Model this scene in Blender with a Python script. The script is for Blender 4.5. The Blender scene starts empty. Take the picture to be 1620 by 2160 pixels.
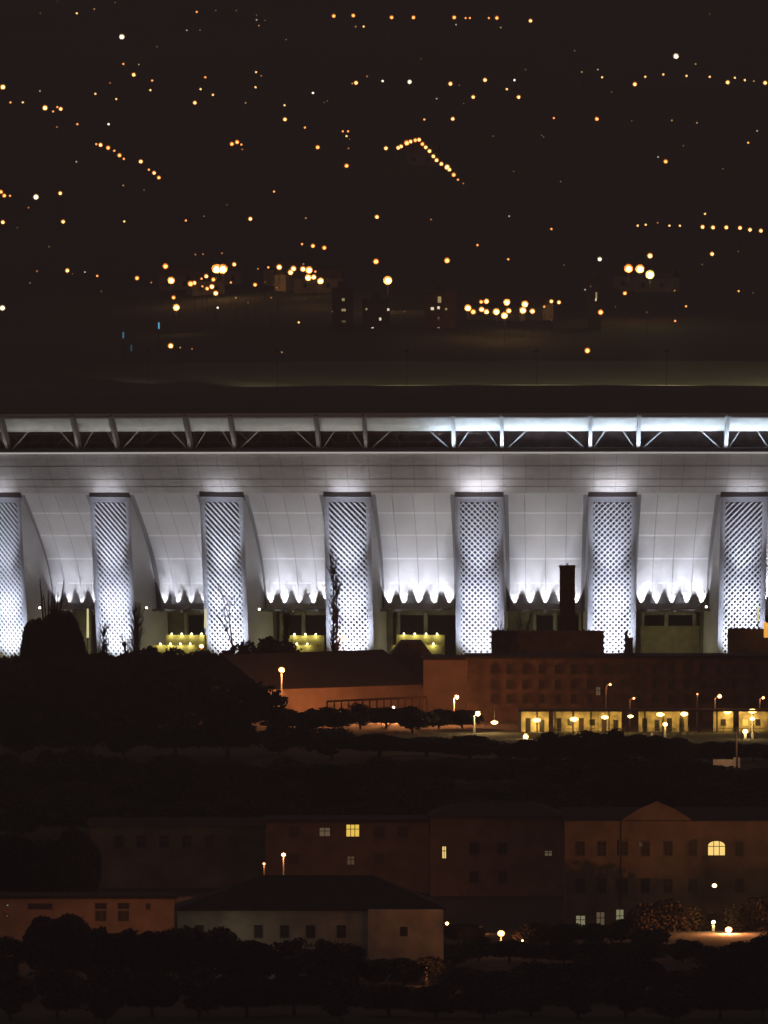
import bpy, math, random
from mathutils import Vector, Matrix
R = math.radians
rnd = random.Random(23)
scene = bpy.context.scene
col = scene.collection

# ------------------------------------------------------------------ camera
CAM = Vector((0.0, 0.0, 150.0))
FPX = 46400.0                       # focal length in photograph pixels (1620 wide)
PITCH = math.atan(1370.0 / FPX)
cd = bpy.data.cameras.new('camera')
cam = bpy.data.objects.new('camera', cd); col.objects.link(cam)
cam.location = CAM
cam.rotation_euler = (math.pi/2 - PITCH, 0, 0)
cd.sensor_fit = 'HORIZONTAL'; cd.sensor_width = 36.0
cd.lens = 36.0 * FPX / 1620.0
cd.clip_start = 5.0; cd.clip_end = 60000.0
scene.camera = cam

# ------------------------------------------------------------------ night sky
world = bpy.data.worlds.new('World'); scene.world = world
world.use_nodes = True
bg = world.node_tree.nodes['Background']
bg.inputs['Color'].default_value = (1.0, 0.66, 0.63, 1)
bg.inputs['Strength'].default_value = 0.055

scene.render.engine = 'CYCLES'
scene.cycles.use_denoising = True
scene.cycles.max_bounces = 4
scene.cycles.diffuse_bounces = 2
scene.cycles.volume_bounces = 0
scene.cycles.sample_clamp_indirect = 4.0
scene.view_settings.view_transform = 'Standard'
scene.view_settings.look = 'None'
scene.view_settings.exposure = 0.0
scene.view_settings.gamma = 1.0

# ------------------------------------------------------------------ helpers
def W(px, py, D):
    """a point of the place at distance D along +Y, found from where it shows in the photograph"""
    c, s = math.cos(PITCH), math.sin(PITCH)
    dx = px - 810.0; dy = -(py - 1080.0)
    d = Vector((dx, FPX*c + dy*s, -FPX*s + dy*c))
    return CAM + d * (D / d.y)
def zat(py, D): return W(810, py, D).z
def xat(px, D): return (px - 810.0) * D / FPX

def tag(o, label=None, cat=None, group=None, kind=None):
    if label: o['label'] = label
    if cat: o['category'] = cat
    if group: o['group'] = group
    if kind: o['kind'] = kind
    return o
def empty(name, loc=(0, 0, 0), rz=0.0):
    o = bpy.data.objects.new(name, None); col.objects.link(o)
    o.location = loc; o.rotation_euler = (0, 0, rz); o.empty_display_size = 1.0
    return o
def copy_tree(o, parent=None):
    c = o.copy(); col.objects.link(c)
    if parent: c.parent = parent
    for ch in list(o.children): copy_tree(ch, c)
    return c

MATS = {}
def mat(name, base=(0.5, 0.5, 0.5), rough=0.7, metal=0.0, noise=0.0, nscale=1.0, emit=None, est=0.0, coord='Object', sample=None, bump=0.0):
    if name in MATS: return MATS[name]
    m = bpy.data.materials.new(name); m.use_nodes = True
    nt = m.node_tree; b = nt.nodes['Principled BSDF']
    b.inputs['Base Color'].default_value = (*base, 1)
    b.inputs['Roughness'].default_value = rough
    b.inputs['Metallic'].default_value = metal
    if noise > 0 or bump > 0:
        tc = nt.nodes.new('ShaderNodeTexCoord')
        n = nt.nodes.new('ShaderNodeTexNoise'); n.inputs['Scale'].default_value = nscale; n.inputs['Detail'].default_value = 5
        nt.links.new(tc.outputs[coord], n.inputs['Vector'])
        if noise > 0:
            r = nt.nodes.new('ShaderNodeMapRange')
            r.inputs['From Min'].default_value = 0.3; r.inputs['From Max'].default_value = 0.7
            r.inputs['To Min'].default_value = 1 - noise; r.inputs['To Max'].default_value = 1 + noise
            nt.links.new(n.outputs['Fac'], r.inputs['Value'])
            v = nt.nodes.new('ShaderNodeVectorMath'); v.operation = 'SCALE'
            v.inputs[0].default_value = base
            nt.links.new(r.outputs['Result'], v.inputs['Scale'])
            nt.links.new(v.outputs['Vector'], b.inputs['Base Color'])
        if bump > 0:
            bp = nt.nodes.new('ShaderNodeBump'); bp.inputs['Strength'].default_value = bump; bp.inputs['Distance'].default_value = 0.1
            nt.links.new(n.outputs['Fac'], bp.inputs['Height']); nt.links.new(bp.outputs['Normal'], b.inputs['Normal'])
    if emit:
        b.inputs['Emission Color'].default_value = (*emit, 1)
        b.inputs['Emission Strength'].default_value = est
        if sample: m.cycles.emission_sampling = sample
    MATS[name] = m
    return m

class MB:
    def __init__(s): s.v = []; s.f = []; s.mi = []; s.cur = 0
    def quad(s, a, b, c, d):
        n = len(s.v); s.v += [tuple(a), tuple(b), tuple(c), tuple(d)]; s.f.append((n, n+1, n+2, n+3)); s.mi.append(s.cur)
    def tri(s, a, b, c):
        n = len(s.v); s.v += [tuple(a), tuple(b), tuple(c)]; s.f.append((n, n+1, n+2)); s.mi.append(s.cur)
    def grid(s, rows):
        n = len(s.v); w = len(rows[0])
        for r in rows: s.v += [tuple(p) for p in r]
        for i in range(len(rows)-1):
            for j in range(w-1):
                a = n + i*w + j
                s.f.append((a, a+1, a+w+1, a+w)); s.mi.append(s.cur)
    def box(s, x0, x1, y0, y1, z0, z1):
        n = len(s.v)
        s.v += [(x0,y0,z0),(x1,y0,z0),(x1,y1,z0),(x0,y1,z0),(x0,y0,z1),(x1,y0,z1),(x1,y1,z1),(x0,y1,z1)]
        for q in ((0,3,2,1),(4,5,6,7),(0,1,5,4),(1,2,6,5),(2,3,7,6),(3,0,4,7)):
            s.f.append(tuple(n+i for i in q)); s.mi.append(s.cur)
    def tube(s, a, b, r0, r1=None, n=6):
        a = Vector(a); b = Vector(b); r1 = r0 if r1 is None else r1
        d = (b-a).normalized(); u = d.orthogonal().normalized(); w = d.cross(u)
        k = len(s.v)
        for p, r in ((a, r0), (b, r1)):
            for i in range(n):
                t = 2*math.pi*i/n
                s.v.append(tuple(p + (u*math.cos(t) + w*math.sin(t))*r))
        for i in range(n):
            j = (i+1) % n
            s.f.append((k+i, k+j, k+n+j, k+n+i)); s.mi.append(s.cur)
        s.f.append(tuple(k+i for i in reversed(range(n)))); s.mi.append(s.cur)
        s.f.append(tuple(k+n+i for i in range(n))); s.mi.append(s.cur)
    def ball(s, c, r, rz=None, n=8, m=5):
        c = Vector(c); rz = r if rz is None else rz
        k = len(s.v); s.v.append((c.x, c.y, c.z - rz))
        for i in range(1, m):
            t = math.pi*i/m
            for j in range(n):
                p = 2*math.pi*j/n
                s.v.append((c.x + r*math.sin(t)*math.cos(p), c.y + r*math.sin(t)*math.sin(p), c.z - rz*math.cos(t)))
        s.v.append((c.x, c.y, c.z + rz)); top = len(s.v)-1
        for j in range(n):
            s.f.append((k, k+1+(j+1) % n, k+1+j)); s.mi.append(s.cur)
            for i in range(m-2):
                a = k+1+i*n
                s.f.append((a+j, a+(j+1) % n, a+n+(j+1) % n, a+n+j)); s.mi.append(s.cur)
            a = k+1+(m-2)*n
            s.f.append((a+j, a+(j+1) % n, top)); s.mi.append(s.cur)
    def mesh(s, name, mats, smooth=False):
        me = bpy.data.meshes.new(name); me.from_pydata(s.v, [], s.f)
        if not isinstance(mats, (list, tuple)): mats = [mats]
        for m in mats: me.materials.append(m)
        me.polygons.foreach_set('material_index', s.mi)
        if smooth: me.polygons.foreach_set('use_smooth', [True]*len(s.f))
        me.update(); return me
    def build(s, name, mats, parent=None, smooth=False):
        o = bpy.data.objects.new(name, s.mesh(name, mats, smooth)); col.objects.link(o)
        if parent: o.parent = parent
        return o

def light(name, typ, loc, power, color, parent=None, aim=None, radius=0.2, cone=60, blend=0.6, size=(1, 1)):
    l = bpy.data.lights.new(name, typ); l.energy = power; l.color = color
    o = bpy.data.objects.new(name, l); col.objects.link(o)
    if parent: o.parent = parent
    o.location = loc
    if typ == 'AREA': l.shape = 'RECTANGLE'; l.size, l.size_y = size
    else: l.shadow_soft_size = radius
    if typ == 'SPOT': l.spot_size = R(cone); l.spot_blend = blend
    if aim is not None:
        d = (Vector(aim) - Vector(loc)).normalized()
        o.rotation_euler = d.to_track_quat('-Z', 'Y').to_euler()
    return o

ORD = ['first','second','third','fourth','fifth','sixth','seventh','eighth','ninth','tenth','eleventh','twelfth','thirteenth',
       'fourteenth','fifteenth','sixteenth','seventeenth','eighteenth','nineteenth','twentieth','twenty-first','twenty-second','twenty-third',
       'twenty-fourth','twenty-fifth','twenty-sixth','twenty-seventh','twenty-eighth','twenty-ninth','thirtieth']

# ------------------------------------------------------------------ ground: flat city, then a hillside
def hill(x, y):
    t = max(0.0, y - 5900.0)
    z = 0.03*t*t/(t+250.0) if t > 0 else 0.0
    f = min(1.0, t/900.0)
    return z + f*(2.4*math.sin(x*0.021+y*0.003) + 1.6*math.sin(y*0.011-x*0.013) + 1.2*math.sin(x*0.05+2.0))
def on_ground(px, py):
    d = W(px, py, 1000.0) - CAM
    lo, hi = 2.5, 14.0
    t = lo
    while t < hi:
        p = CAM + d*t
        if p.z < hill(p.x, p.y): break
        t += 0.01
    return CAM + d*(t-0.005)
ys = [-500, 0, 1500, 2500, 3000, 3500, 4000, 4600, 5200, 5800] + [5900+i*60 for i in range(1, 110)]
xs = [-4000, -2500, -1500, -900, -600] + [-450+i*25 for i in range(37)] + [600, 900, 1500, 2500, 4000]
g = MB(); g.grid([[(x, y, hill(x, y)) for x in xs] for y in ys])
m_ground = mat('ground_soil', (0.020, 0.018, 0.015), 0.95, noise=0.5, nscale=0.012)
tag(g.build('ground', m_ground, smooth=True), kind='structure')

# ------------------------------------------------------------------ STADIUM
A = 24.27
quarter = [8, 19, 32, 35, 46, 60, 74, 86]
angs = [0] + quarter + [90, 90]
angs += [180-a for a in reversed(quarter)] + [180]
half = angs                                    # chord headings going round, counted from the front
angs = half + [a+180 for a in quarter] + [270, 270] + [180+180-a for a in reversed(quarter)]
# chords k -> from pylon k to k+1 ; chord 0 is the front centre bay
NP = len(angs)                                 # 38
X0 = xat(1151.5, 4000.0)
pts = [Vector((X0 - A/2, 4000.0, 0))]
for a in angs[:-1]:
    pts.append(pts[-1] + Vector((math.cos(R(a)), math.sin(R(a)), 0))*A)
def ring(s):
    k = math.floor(s); t = s-k
    p0, p1, p2, p3 = (pts[(k+i) % NP] for i in (-1, 0, 1, 2))
    p = 0.5*((2*p1) + (p2-p0)*t + (2*p0-5*p1+4*p2-p3)*t*t + (3*p1-p0-3*p2+p3)*t**3)
    d = 0.5*((p2-p0) + 2*(2*p0-5*p1+4*p2-p3)*t + 3*(3*p1-p0-3*p2+p3)*t*t)
    d.normalize()
    return p, d, Vector((d.y, -d.x, 0))        # position, tangent, outward normal
def drop(y): return -0.031*min(max(y-4000.0, 0.0), 60.0)
def SP(s, o, z):
    p, t, n = ring(s)
    return Vector((p.x + n.x*o, p.y + n.y*o, z + drop(p.y)))
ZT, ZC, ZB, ZL = zat(1040, 4000), zat(1048, 4000), zat(1290, 4000), zat(955, 4000)
ZR = zat(872, 4000)
def inset(z):                                   # how far the bowl wall stands out (+) or in (-) at height z
    if z >= ZT: return 0.62*(z-ZT) - 0.02*(z-ZT)**2
    u = min(1.0, (ZT-z)/(ZT-ZB))
    return -9.0*math.sin(u*math.pi/2)
def lean(z): return -3.0*(1 - z/ZT) if z < ZT else 0.0

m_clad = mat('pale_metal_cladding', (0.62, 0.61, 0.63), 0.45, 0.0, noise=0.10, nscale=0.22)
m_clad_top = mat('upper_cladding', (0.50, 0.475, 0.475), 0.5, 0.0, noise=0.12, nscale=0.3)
m_seam = mat('seam_dark_grey', (0.16, 0.16, 0.18), 0.8)  # dark grey of the panel joints and the gutter
m_reveal_shade = mat('painted_reveal_shade', (0.24, 0.24, 0.26), 0.7)
m_ledge = mat('ledge_highlight_white', (0.85, 0.85, 0.88), 0.4)  # whitened so the nearly flush ledges look as if they catch uplight
m_screen = mat('perforated_white_metal', (0.74, 0.75, 0.80), 0.4)
m_frame = mat('pylon_frame', (0.52, 0.52, 0.58), 0.5)
m_fin = mat('pale_fin_metal', (0.60, 0.59, 0.61), 0.5, noise=0.08, nscale=0.3)
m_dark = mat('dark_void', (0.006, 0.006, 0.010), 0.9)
m_notch = mat('notch_shade', (0.045, 0.03, 0.03), 0.7)
m_conc = mat('olive_concrete', (0.30, 0.29, 0.23), 0.85, noise=0.35, nscale=0.5)
m_roof = mat('roof_membrane', (0.085, 0.085, 0.065), 0.85, noise=0.15, nscale=0.05)
m_steel = mat('grey_steel', (0.42, 0.42, 0.43), 0.45)
m_bracket_dim = mat('dim_light_bracket', (0.17, 0.15, 0.145), 0.7)
m_rust = mat('rusty_truss', (0.30, 0.20, 0.17), 0.8)
m_fascia = mat('fascia_metal', (0.56, 0.57, 0.56), 0.45, noise=0.12, nscale=0.8)
m_brown = mat('brown_interior', (0.12, 0.08, 0.075), 0.9, noise=0.7, nscale=0.7)
m_line = mat('glowing_edge_strip', (0.8, 0.8, 0.78), 0.4, emit=(1.0, 0.97, 0.9), est=0.42)  # edge strip is no lamp; its glow only makes the line bright

stad = empty('stadium', (X0, 4000, 0))
tag(stad, 'huge floodlit white stadium bowl ringed by tall perforated pylons across the middle of the view', 'stadium')
def sbuild(mb, name, mats, smooth=False, label=None):
    o = mb.build(name, mats, None, smooth)
    o.data.transform(Matrix.Translation(-Vector(stad.location))); o.parent = stad
    if label: o['label'] = label
    return o
NS = 8
full = [i/NS for i in range(NP*NS+1)]
# lower bowl wall bay by bay, upper band all the way round
zs_low = [ZT - (ZT-ZB)*i/14 for i in range(15)]
FRONT = range(-6, 7)                            # bays that face the camera
hw = 4.45/A
b = MB()
back = [x for x in full if 7 <= x <= NP-6]
b.grid([[SP(s, inset(z), z) for s in back] for z in zs_low])
sbuild(b, 'bowl_wall', m_clad, True)
b = MB()
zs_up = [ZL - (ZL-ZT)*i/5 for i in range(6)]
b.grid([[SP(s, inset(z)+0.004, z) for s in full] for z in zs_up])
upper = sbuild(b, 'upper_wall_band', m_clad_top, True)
def sub(mb, name, mats, parent, smooth=False):
    o = sbuild(mb, name, mats, smooth); o.parent = parent; return o
def bay(k): return [k + hw + (1-2*hw)*i/6 for i in range(7)]
def seam(sm, s, z0, z1, w=0.036):
    n = 8; L = []; Rr = []
    for i in range(n+1):
        z = z0 + (z1-z0)*i/n; o = inset(z)+0.035
        L.append(SP(s-w/A, o, z)); Rr.append(SP(s+w/A, o, z))
    for i in range(n): sm.quad(L[i], Rr[i], Rr[i+1], L[i+1])
for k in FRONT:
    b = MB()
    b.grid([[SP(k+i/NS, inset(z), z) for i in range(NS+1)] for z in zs_low])
    wb = sbuild(b, 'bay_wall', m_clad, True)
    for py in (1083, 1131, 1181, 1233):
        z = zat(py, 4000); l = MB(); ss = bay(k); o0 = inset(z)
        l.grid([[SP(s, inset(z+.16)-0.02, z+0.16) for s in ss], [SP(s, inset(z+.14)+(0.008 if py == 1233 else 0.022), z+0.14) for s in ss], [SP(s, inset(z-.14)+0.006, z-0.14) for s in ss]])
        sub(l, 'ledge', m_ledge, wb)
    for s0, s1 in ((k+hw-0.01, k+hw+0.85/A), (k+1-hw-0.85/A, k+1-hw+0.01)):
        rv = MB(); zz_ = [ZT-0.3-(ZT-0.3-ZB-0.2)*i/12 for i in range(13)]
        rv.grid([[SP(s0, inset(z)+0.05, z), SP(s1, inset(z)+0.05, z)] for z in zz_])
        sub(rv, 'reveal_shade_strip', m_reveal_shade, wb)  # flat dark strip painted in for the shaded recess beside the fin
    for j in range(1, 4):
        sm = MB(); seam(sm, k + hw + (1-2*hw)*j/4, ZT-0.4, ZB+0.6)
        sub(sm, 'seam', m_seam, wb)
sm = MB()
for k in FRONT:
    for j in range(6): seam(sm, k + j/6.0 + 0.02, ZL-0.2, ZT+0.3, 0.028)
    for z in (zat(982, 4000), zat(1010, 4000), zat(1026, 4000)):
        ss = [k+i/6 for i in range(7)]
        sm.grid([[SP(s, inset(z+.05)+0.04, z+.05) for s in ss], [SP(s, inset(z-.05)+0.04, z-.05) for s in ss]])
sub(sm, 'seam', m_seam, upper)
# lip at the foot of the bowl wall, soffit, recessed concourse wall
b = MB()
b.grid([[SP(s, inset(ZB)+o, z) for s in full] for o, z in ((-0.1, ZB+0.14), (1.5, ZB+0.14), (1.5, ZB-0.22), (-6.0, ZB-0.22))])
sbuild(b, 'foot_ledge', m_conc)
b = MB()
b.grid([[SP(s, inset(ZB)-6.0, z) for s in full] for z in (ZB-0.25, 0)])
sbuild(b, 'concourse_wall', m_conc)
# dark doorway openings + columns in the concourse
for k in FRONT:
    lo, hi = [(0.42, 0.78), (0.30, 0.72), (0.26, 0.70), (0.30, 0.80)][k % 4]
    ss = [k+lo+(hi-lo)*i/4 for i in range(5)]
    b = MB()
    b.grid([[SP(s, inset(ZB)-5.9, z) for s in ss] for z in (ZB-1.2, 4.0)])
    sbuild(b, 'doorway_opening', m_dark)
    for f in (lo-0.01, lo+(hi-lo)*0.45, hi+0.01):
        c_ = MB()
        p = SP(k+f, inset(ZB)-5.2, 0)
        c_.tube((p.x, p.y, 0), (p.x, p.y, ZB-0.3+drop(p.y)), 0.4, n=8)
        sbuild(c_, 'concourse_column', m_conc)

# edge line on top of the wall, lip, gap wall, fascia, roof
b = MB()
oL = inset(ZL)
b.grid([[SP(s, oL+o, z) for s in full] for o, z in ((0.0, ZL-0.02), (0.45, ZL-0.02), (0.45, ZL+0.26), (0.0, ZL+0.26))])
sbuild(b, 'edge_line', m_line)
b = MB()
b.grid([[SP(s, oL+o, ZL+z) for s in full] for o, z in ((0.3, 0.27), (0.3, 0.95), (-6.0, 0.95))])
sbuild(b, 'gutter', m_seam)
b = MB()
b.grid([[SP(s, oL-6.0, z) for s in full] for z in (ZL+0.9, ZR-0.5)])
sbuild(b, 'gallery_back_wall', m_brown)
zf = [zat(y, 4000) for y in (908, 895, 882, 875, 871)]
b = MB()
b.grid([[SP(s, oL+o, z) for s in full] for o, z in ((-6.0, zf[0]+0.1), (0.2, zf[0]+0.1), (0.3, zf[0]), (0.9, zf[1]), (1.6, zf[2]), (1.75, zf[3]), (1.2, zf[4]), (-1.0, zf[4]+0.05))])
sbuild(b, 'rim_fascia', m_fascia, True)
# roof: rises to the opening on the near side, a tilted far side beyond it
cen = Vector((X0, 4000 + sum(math.sin(R(a)) for a in angs[:19])*A/2, 0))
rows = []
for fr, dz in ((0.0, 0.0), (0.04, 0.9), (0.2, 2.9), (0.34, 3.9), (0.36, 3.3), (0.34, -3.0)):
    row = []
    for s in full:
        p = SP(s, oL-1.0, ZR)
        q = p.lerp(Vector((cen.x, cen.y, p.z)), fr)
        k = min(1.0, max(0.0, (p.y-4150.0)/120.0))
        far = 4.6*k*(1-fr*2.6) if fr < 0.4 else 0
        q.z = p.z + 0.05 + dz*(1-1.2*k) + far
        row.append(q)
    rows.append(row)
b = MB(); b.grid(rows)
sbuild(b, 'roof', m_roof, True)
# brackets & diagonal rods of the gallery
for k in range(-5, 8):
    for sgn in (-1, 1):
        s = k + sgn*4.3/A
        w = 0.30/A
        br = MB()
        prof = [(0.45, ZL+0.95), (2.9, zf[3]-0.1), (1.6, zf[3]-0.1), (-0.6, ZL+0.95)]
        for i in range(4):
            (o0, z0), (o1, z1) = prof[i], prof[(i+1) % 4]
            br.quad(SP(s-w, oL+o0, z0), SP(s+w, oL+o0, z0), SP(s+w, oL+o1, z1), SP(s-w, oL+o1, z1))
        for ww in (-w, w): br.quad(*[SP(s+ww, oL+o, z) for o, z in prof])
        tp = SP(s, oL+2.3, zf[3]-0.05)
        br.ball(tp, 0.35)
        sbuild(br, 'bracket', m_steel if tp.x > xat(900, 4000) else m_bracket_dim)  # left brackets coloured darker for the dimmer light there
        rd = MB()
        f = s + sgn*0.9/A
        rd.tube(SP(f, oL-0.2, ZL+0.9), SP(f + sgn*3.6/A, oL-0.2, zf[0]+0.2), 0.14)
        f = s - sgn*0.6/A
        rd.tube(SP(f, oL-0.4, ZL+0.9), SP(f - sgn*2.2/A, oL-0.4, zf[0]+0.2), 0.12)
        sbuild(rd, 'brace_rod', m_steel)

for k in range(-5, 0):
    la = MB()
    for q in range(9):
        s0 = k + rnd.random(); ds = rnd.uniform(-3.5, 3.5)/A; o = oL + rnd.uniform(-4.5, -1.5)
        la.tube(SP(s0, o, ZL+rnd.uniform(.9, 1.6)), SP(s0+ds, o, zf[0]-rnd.uniform(-.1, .8)), rnd.uniform(.05, .11), n=4)
    for z in (ZL+2.0, zf[0]-0.5): la.tube(SP(k, oL-3, z), SP(k+1, oL-3, z), .08, n=4)
    sbuild(la, 'truss_lattice', m_rust)
# ---- pylons
SW, PW = 3.45, 4.4                              # half widths of the screen and of the pylon
CELL = 0.531
def pylon_lattice(ang):
    amt = min(1.0, abs(ang)/18.0); sg = -1 if ang < 0 else 1
    nc = 13; cw = 2*SW/nc
    z0, z1 = 0.6, ZC-1.0
    nr = int((z1-z0)/CELL); 
    mb = MB()
    def P(x, z): return (x, -lean(z)+0.04, z)
    h2 = CELL*0.5
    for j in range(nr+1):
        zc = z0+j*CELL
        u = min(1.0, max(0.0, (zc-8)/(ZC-8)))
        for i in range(nc+1):
            if (i+j) % 2: continue
            xc = -SW+i*cw
            g_ = 0.58 + 0.12*u + rnd.uniform(-.02, .02)
            f1 = min(0.97, g_*(1+0.55*amt*(0.15+0.85*u))); f2 = g_*(1-0.12*amt)
            # half-diagonal basis: e1 runs down to the right, e2 up to the right
            def D(a_, c_): return P(xc + (a_+c_)*cw*0.5, zc + (-a_+c_)*CELL*0.5)
            if sg > 0: f1, f2 = f2, f1
            cs = [(-1, -1), (1, -1), (1, 1), (-1, 1)]
            for q in range(4):
                A_, B_ = cs[q], cs[(q+1) % 4]
                mb.quad(D(*A_), D(*B_), D(B_[0]*f1, B_[1]*f2), D(A_[0]*f1, A_[1]*f2))
    mb.quad(P(-SW, 0), P(SW, 0), P(SW, z0-CELL*0.5), P(-SW, z0-CELL*0.5))
    return mb.mesh('lattice_screen', m_screen)
def pylon(k):
    p, t, n = ring(k)
    ang = math.degrees(math.atan2(t.y, t.x))
    root = empty('pylon', Vector((p.x, p.y, drop(p.y))) - Vector(stad.location), math.atan2(t.y, t.x)); root.parent = stad
    zz = [0, 6, 12, 18, 24, 30, ZC]
    fr = MB()
    for sx in (-1, 1):
        xo, xi = sx*PW, sx*SW
        fr.grid([[(xo, -lean(z)-0.02, z), (xi, -lean(z)-0.02, z), (xi, -lean(z)+0.5, z)] for z in zz])
    fr.grid([[(-SW, -lean(ZC)-0.02, z), (SW, -lean(ZC)-0.02, z)] for z in (ZC-0.95, ZC)])
    o = fr.build('frame', m_frame, root)
    sd = MB()
    for sx in (-1, 1):
        sd.grid([[(sx*PW, -lean(z)-0.02, z), (sx*PW, -lean(z)+3.0, z), (sx*PW, -lean(z)+10.5, z)] for z in zz])
    sd.build('side_fin', m_fin, root)
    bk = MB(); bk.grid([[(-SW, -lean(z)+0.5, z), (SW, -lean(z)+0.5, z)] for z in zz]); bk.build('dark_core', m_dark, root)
    cp = MB(); cp.box(-PW-0.02, PW+0.02, -0.12, 1.6, ZC+0.003, ZT+0.25); cp.build('notch_shade', m_notch, root)  # dark box stands in for the shaded notch at the pylon top
    sc_ = bpy.data.objects.new('lattice_screen', pylon_lattice(ang)); col.objects.link(sc_); sc_.parent = root
    return root, ang
BLUE = (0.80, 0.86, 1.0)
WHITE = (0.93, 0.94, 1.0)
WARM = (1.0, 0.88, 0.42)
m_fix = mat('fixture_grey', (0.12, 0.12, 0.13), 0.6)
m_spotlens = mat('spot_lens', (0.9, 0.9, 0.9), 0.4, emit=(0.9, 0.93, 1.0), est=3.0)
for k in range(-5, 7):
    root, ang = pylon(k)
    fx = MB()
    for x in (-2.2, 2.2):
        f2_ = MB(); f2_.box(x-0.35, x+0.35, -9.75, -9.4, 0.0, 3.6); f2_.build('floodlight_post', m_fix, root)
    fx.box(-0.3, 0.3, -7.75, -7.4, 0.0, 3.5)
    fx.build('floodlight_post', m_fix, root)
    if -5 <= k <= 5:
        v = rnd.uniform(.85, 1.1)
        light('floodlight', 'SPOT', (rnd.uniform(-.3, .3), -6.5, 4.0), 22000*v, BLUE, root, aim=(0, 0.8, 9.5), radius=0.3, cone=62, blend=1.0)
        light('floodlight', 'SPOT', (0.3, -7.2, 4.0), 40000*v, BLUE, root, aim=(rnd.uniform(-.2, .2), 0.8, 16), radius=0.3, cone=34, blend=1.0)
        light('floodlight', 'SPOT', (-0.3, -9.2, 3.9), 84000*v, BLUE, root, aim=(rnd.uniform(-.3, .3), 0.3, 27), radius=0.3, cone=21, blend=1.0)
        up = {-4: .5, -3: .5, -2: .5, -1: .6, 0: 1.7, 1: 1.2, 2: .5}.get(k, .5)
        light('cap_light', 'AREA', (0, -3.0, ZT-0.6), 230*up, WHITE, root, aim=(0, -1.6, ZT+6), size=(6.5, 0.4))
        light('ground_lamp', 'SPOT', (0, -3.2, 6.0), 420, WARM, root, aim=(0, 2.0, 6.6), radius=0.3, cone=120, blend=1.0)
# ---- wall washers at the foot of each bay
for k in range(-5, 6):
    for j in range(5):
        fb = MB()
        s = k + 0.5 + (j-2)*2.95/A
        a = SP(s, inset(ZB)+0.42, ZB+0.45) - Vector(stad.location)
        t = SP(s, inset(ZB)+0.40, ZB+7.0) - Vector(stad.location)
        fb.ball(a + Vector((0, 0, -0.26)), 0.15); fb.build('wall_washer_lamp', m_fix, stad)
        dim = {-4: .55, -3: .7}.get(k, 1.0)
        light('wall_washer', 'SPOT', a, rnd.uniform(1900, 3900)*dim*[1.25, 1, .95, 1, 1.25][j], WHITE, stad, aim=t, radius=0.03, cone=48, blend=0.5)
    for j in (-1, 0, 1):                         # added soft fill floods with made-up housings, a step further out
        s = k + 0.5 + j*4.6/A
        a = SP(s, inset(ZB)+3.4, ZB+0.2) - Vector(stad.location)
        fb = MB(); fb.box(a.x-.2, a.x+.2, a.y-.15, a.y+.15, a.z-.5, a.z-.15); fb.tube(a-Vector((0, 0, .3)), a+Vector((0, 2.2, -.4)), .06); fb.build('fill_flood_housing', m_fix, stad)
        t = SP(s, inset(ZB), ZB+8.0) - Vector(stad.location)
        light('wall_fill_flood', 'SPOT', a, 2500*dim*rnd.uniform(.75, 1.2), (0.84, 0.88, 1.0), stad, aim=t, radius=0.2, cone=60, blend=1.0)
    # the broad wash that carries on up the wall
    s = k+0.5
    a = SP(s, inset(ZB)+5.5, ZB-4.0) - Vector(stad.location)
    light('bay_flood', 'SPOT', a, 3600*rnd.uniform(.85, 1.15), WHITE, stad, aim=SP(s, inset(34), 34)-Vector(stad.location), radius=0.5, cone=88, blend=1.0)
    a = SP(s, inset(ZB)+21.0, 3.0) - Vector(stad.location)
    light('upper_wall_fill', 'SPOT', a, 11500, (1.0, 0.95, 0.94), stad, aim=SP(s, inset(38), 38)-Vector(stad.location), radius=0.8, cone=62, blend=1.0)  # added fill without any mast, evening out the upper wall
    # dim warm light in the concourse
    a = SP(s, inset(ZB)+1.5, 7.0) - Vector(stad.location)
    light('concourse_lamp', 'POINT', a, 420, (1.0, 0.9, 0.5), stad, radius=0.3)
# added fill lights on made-up masts, brightening the far roof
for dx in (-75, -50, -25, 0, 25, 50, 75):
    p = Vector((dx, 236, ZR+6.0))
    rl = MB(); rl.tube(p-Vector((0, 0, 9)), p, 0.04); rl.box(p.x-.4, p.x+.4, p.y+.1, p.y+.3, p.z, p.z+.3); rl.build('roof_fill_mast', m_fix, stad)
    light('roof_fill', 'SPOT', p+Vector((0, 0.5, 0.1)), 19000 + 240*dx, (1.0, 0.84, 0.48), stad, aim=(dx*1.05, 262, ZR+0.5), radius=0.3, cone=104, blend=1.0)
# ---- gallery lights onto the rim fascia: bright and bluish on the right, dull on the left
for k in range(-5, 6):
    for j in range(3):
        s = k + (j+0.5)/3
        p = SP(s, oL+1.9, ZL+1.0) - Vector(stad.location)
        t = SP(s, oL+1.2, zf[2]) - Vector(stad.location)
        sx = SP(s, 0, 40).x; px = 810 + sx*FPX/4000
        if px > 900: e, c = 900 if px > 960 else 350, (0.72, 0.86, 1.0)
        else: e, c = 80, (1.0, 0.97, 0.88)
        o = light('gallery_light', 'AREA', p, e, c, stad, aim=t, size=(7.6, 0.15))
        pp, tt, nn = ring(s)
        fwd = (t-p).normalized(); xax = tt
        m3 = Matrix((xax, fwd.cross(xax)*1.0, -fwd)).transposed()
        o.rotation_euler = m3.to_euler()

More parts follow.
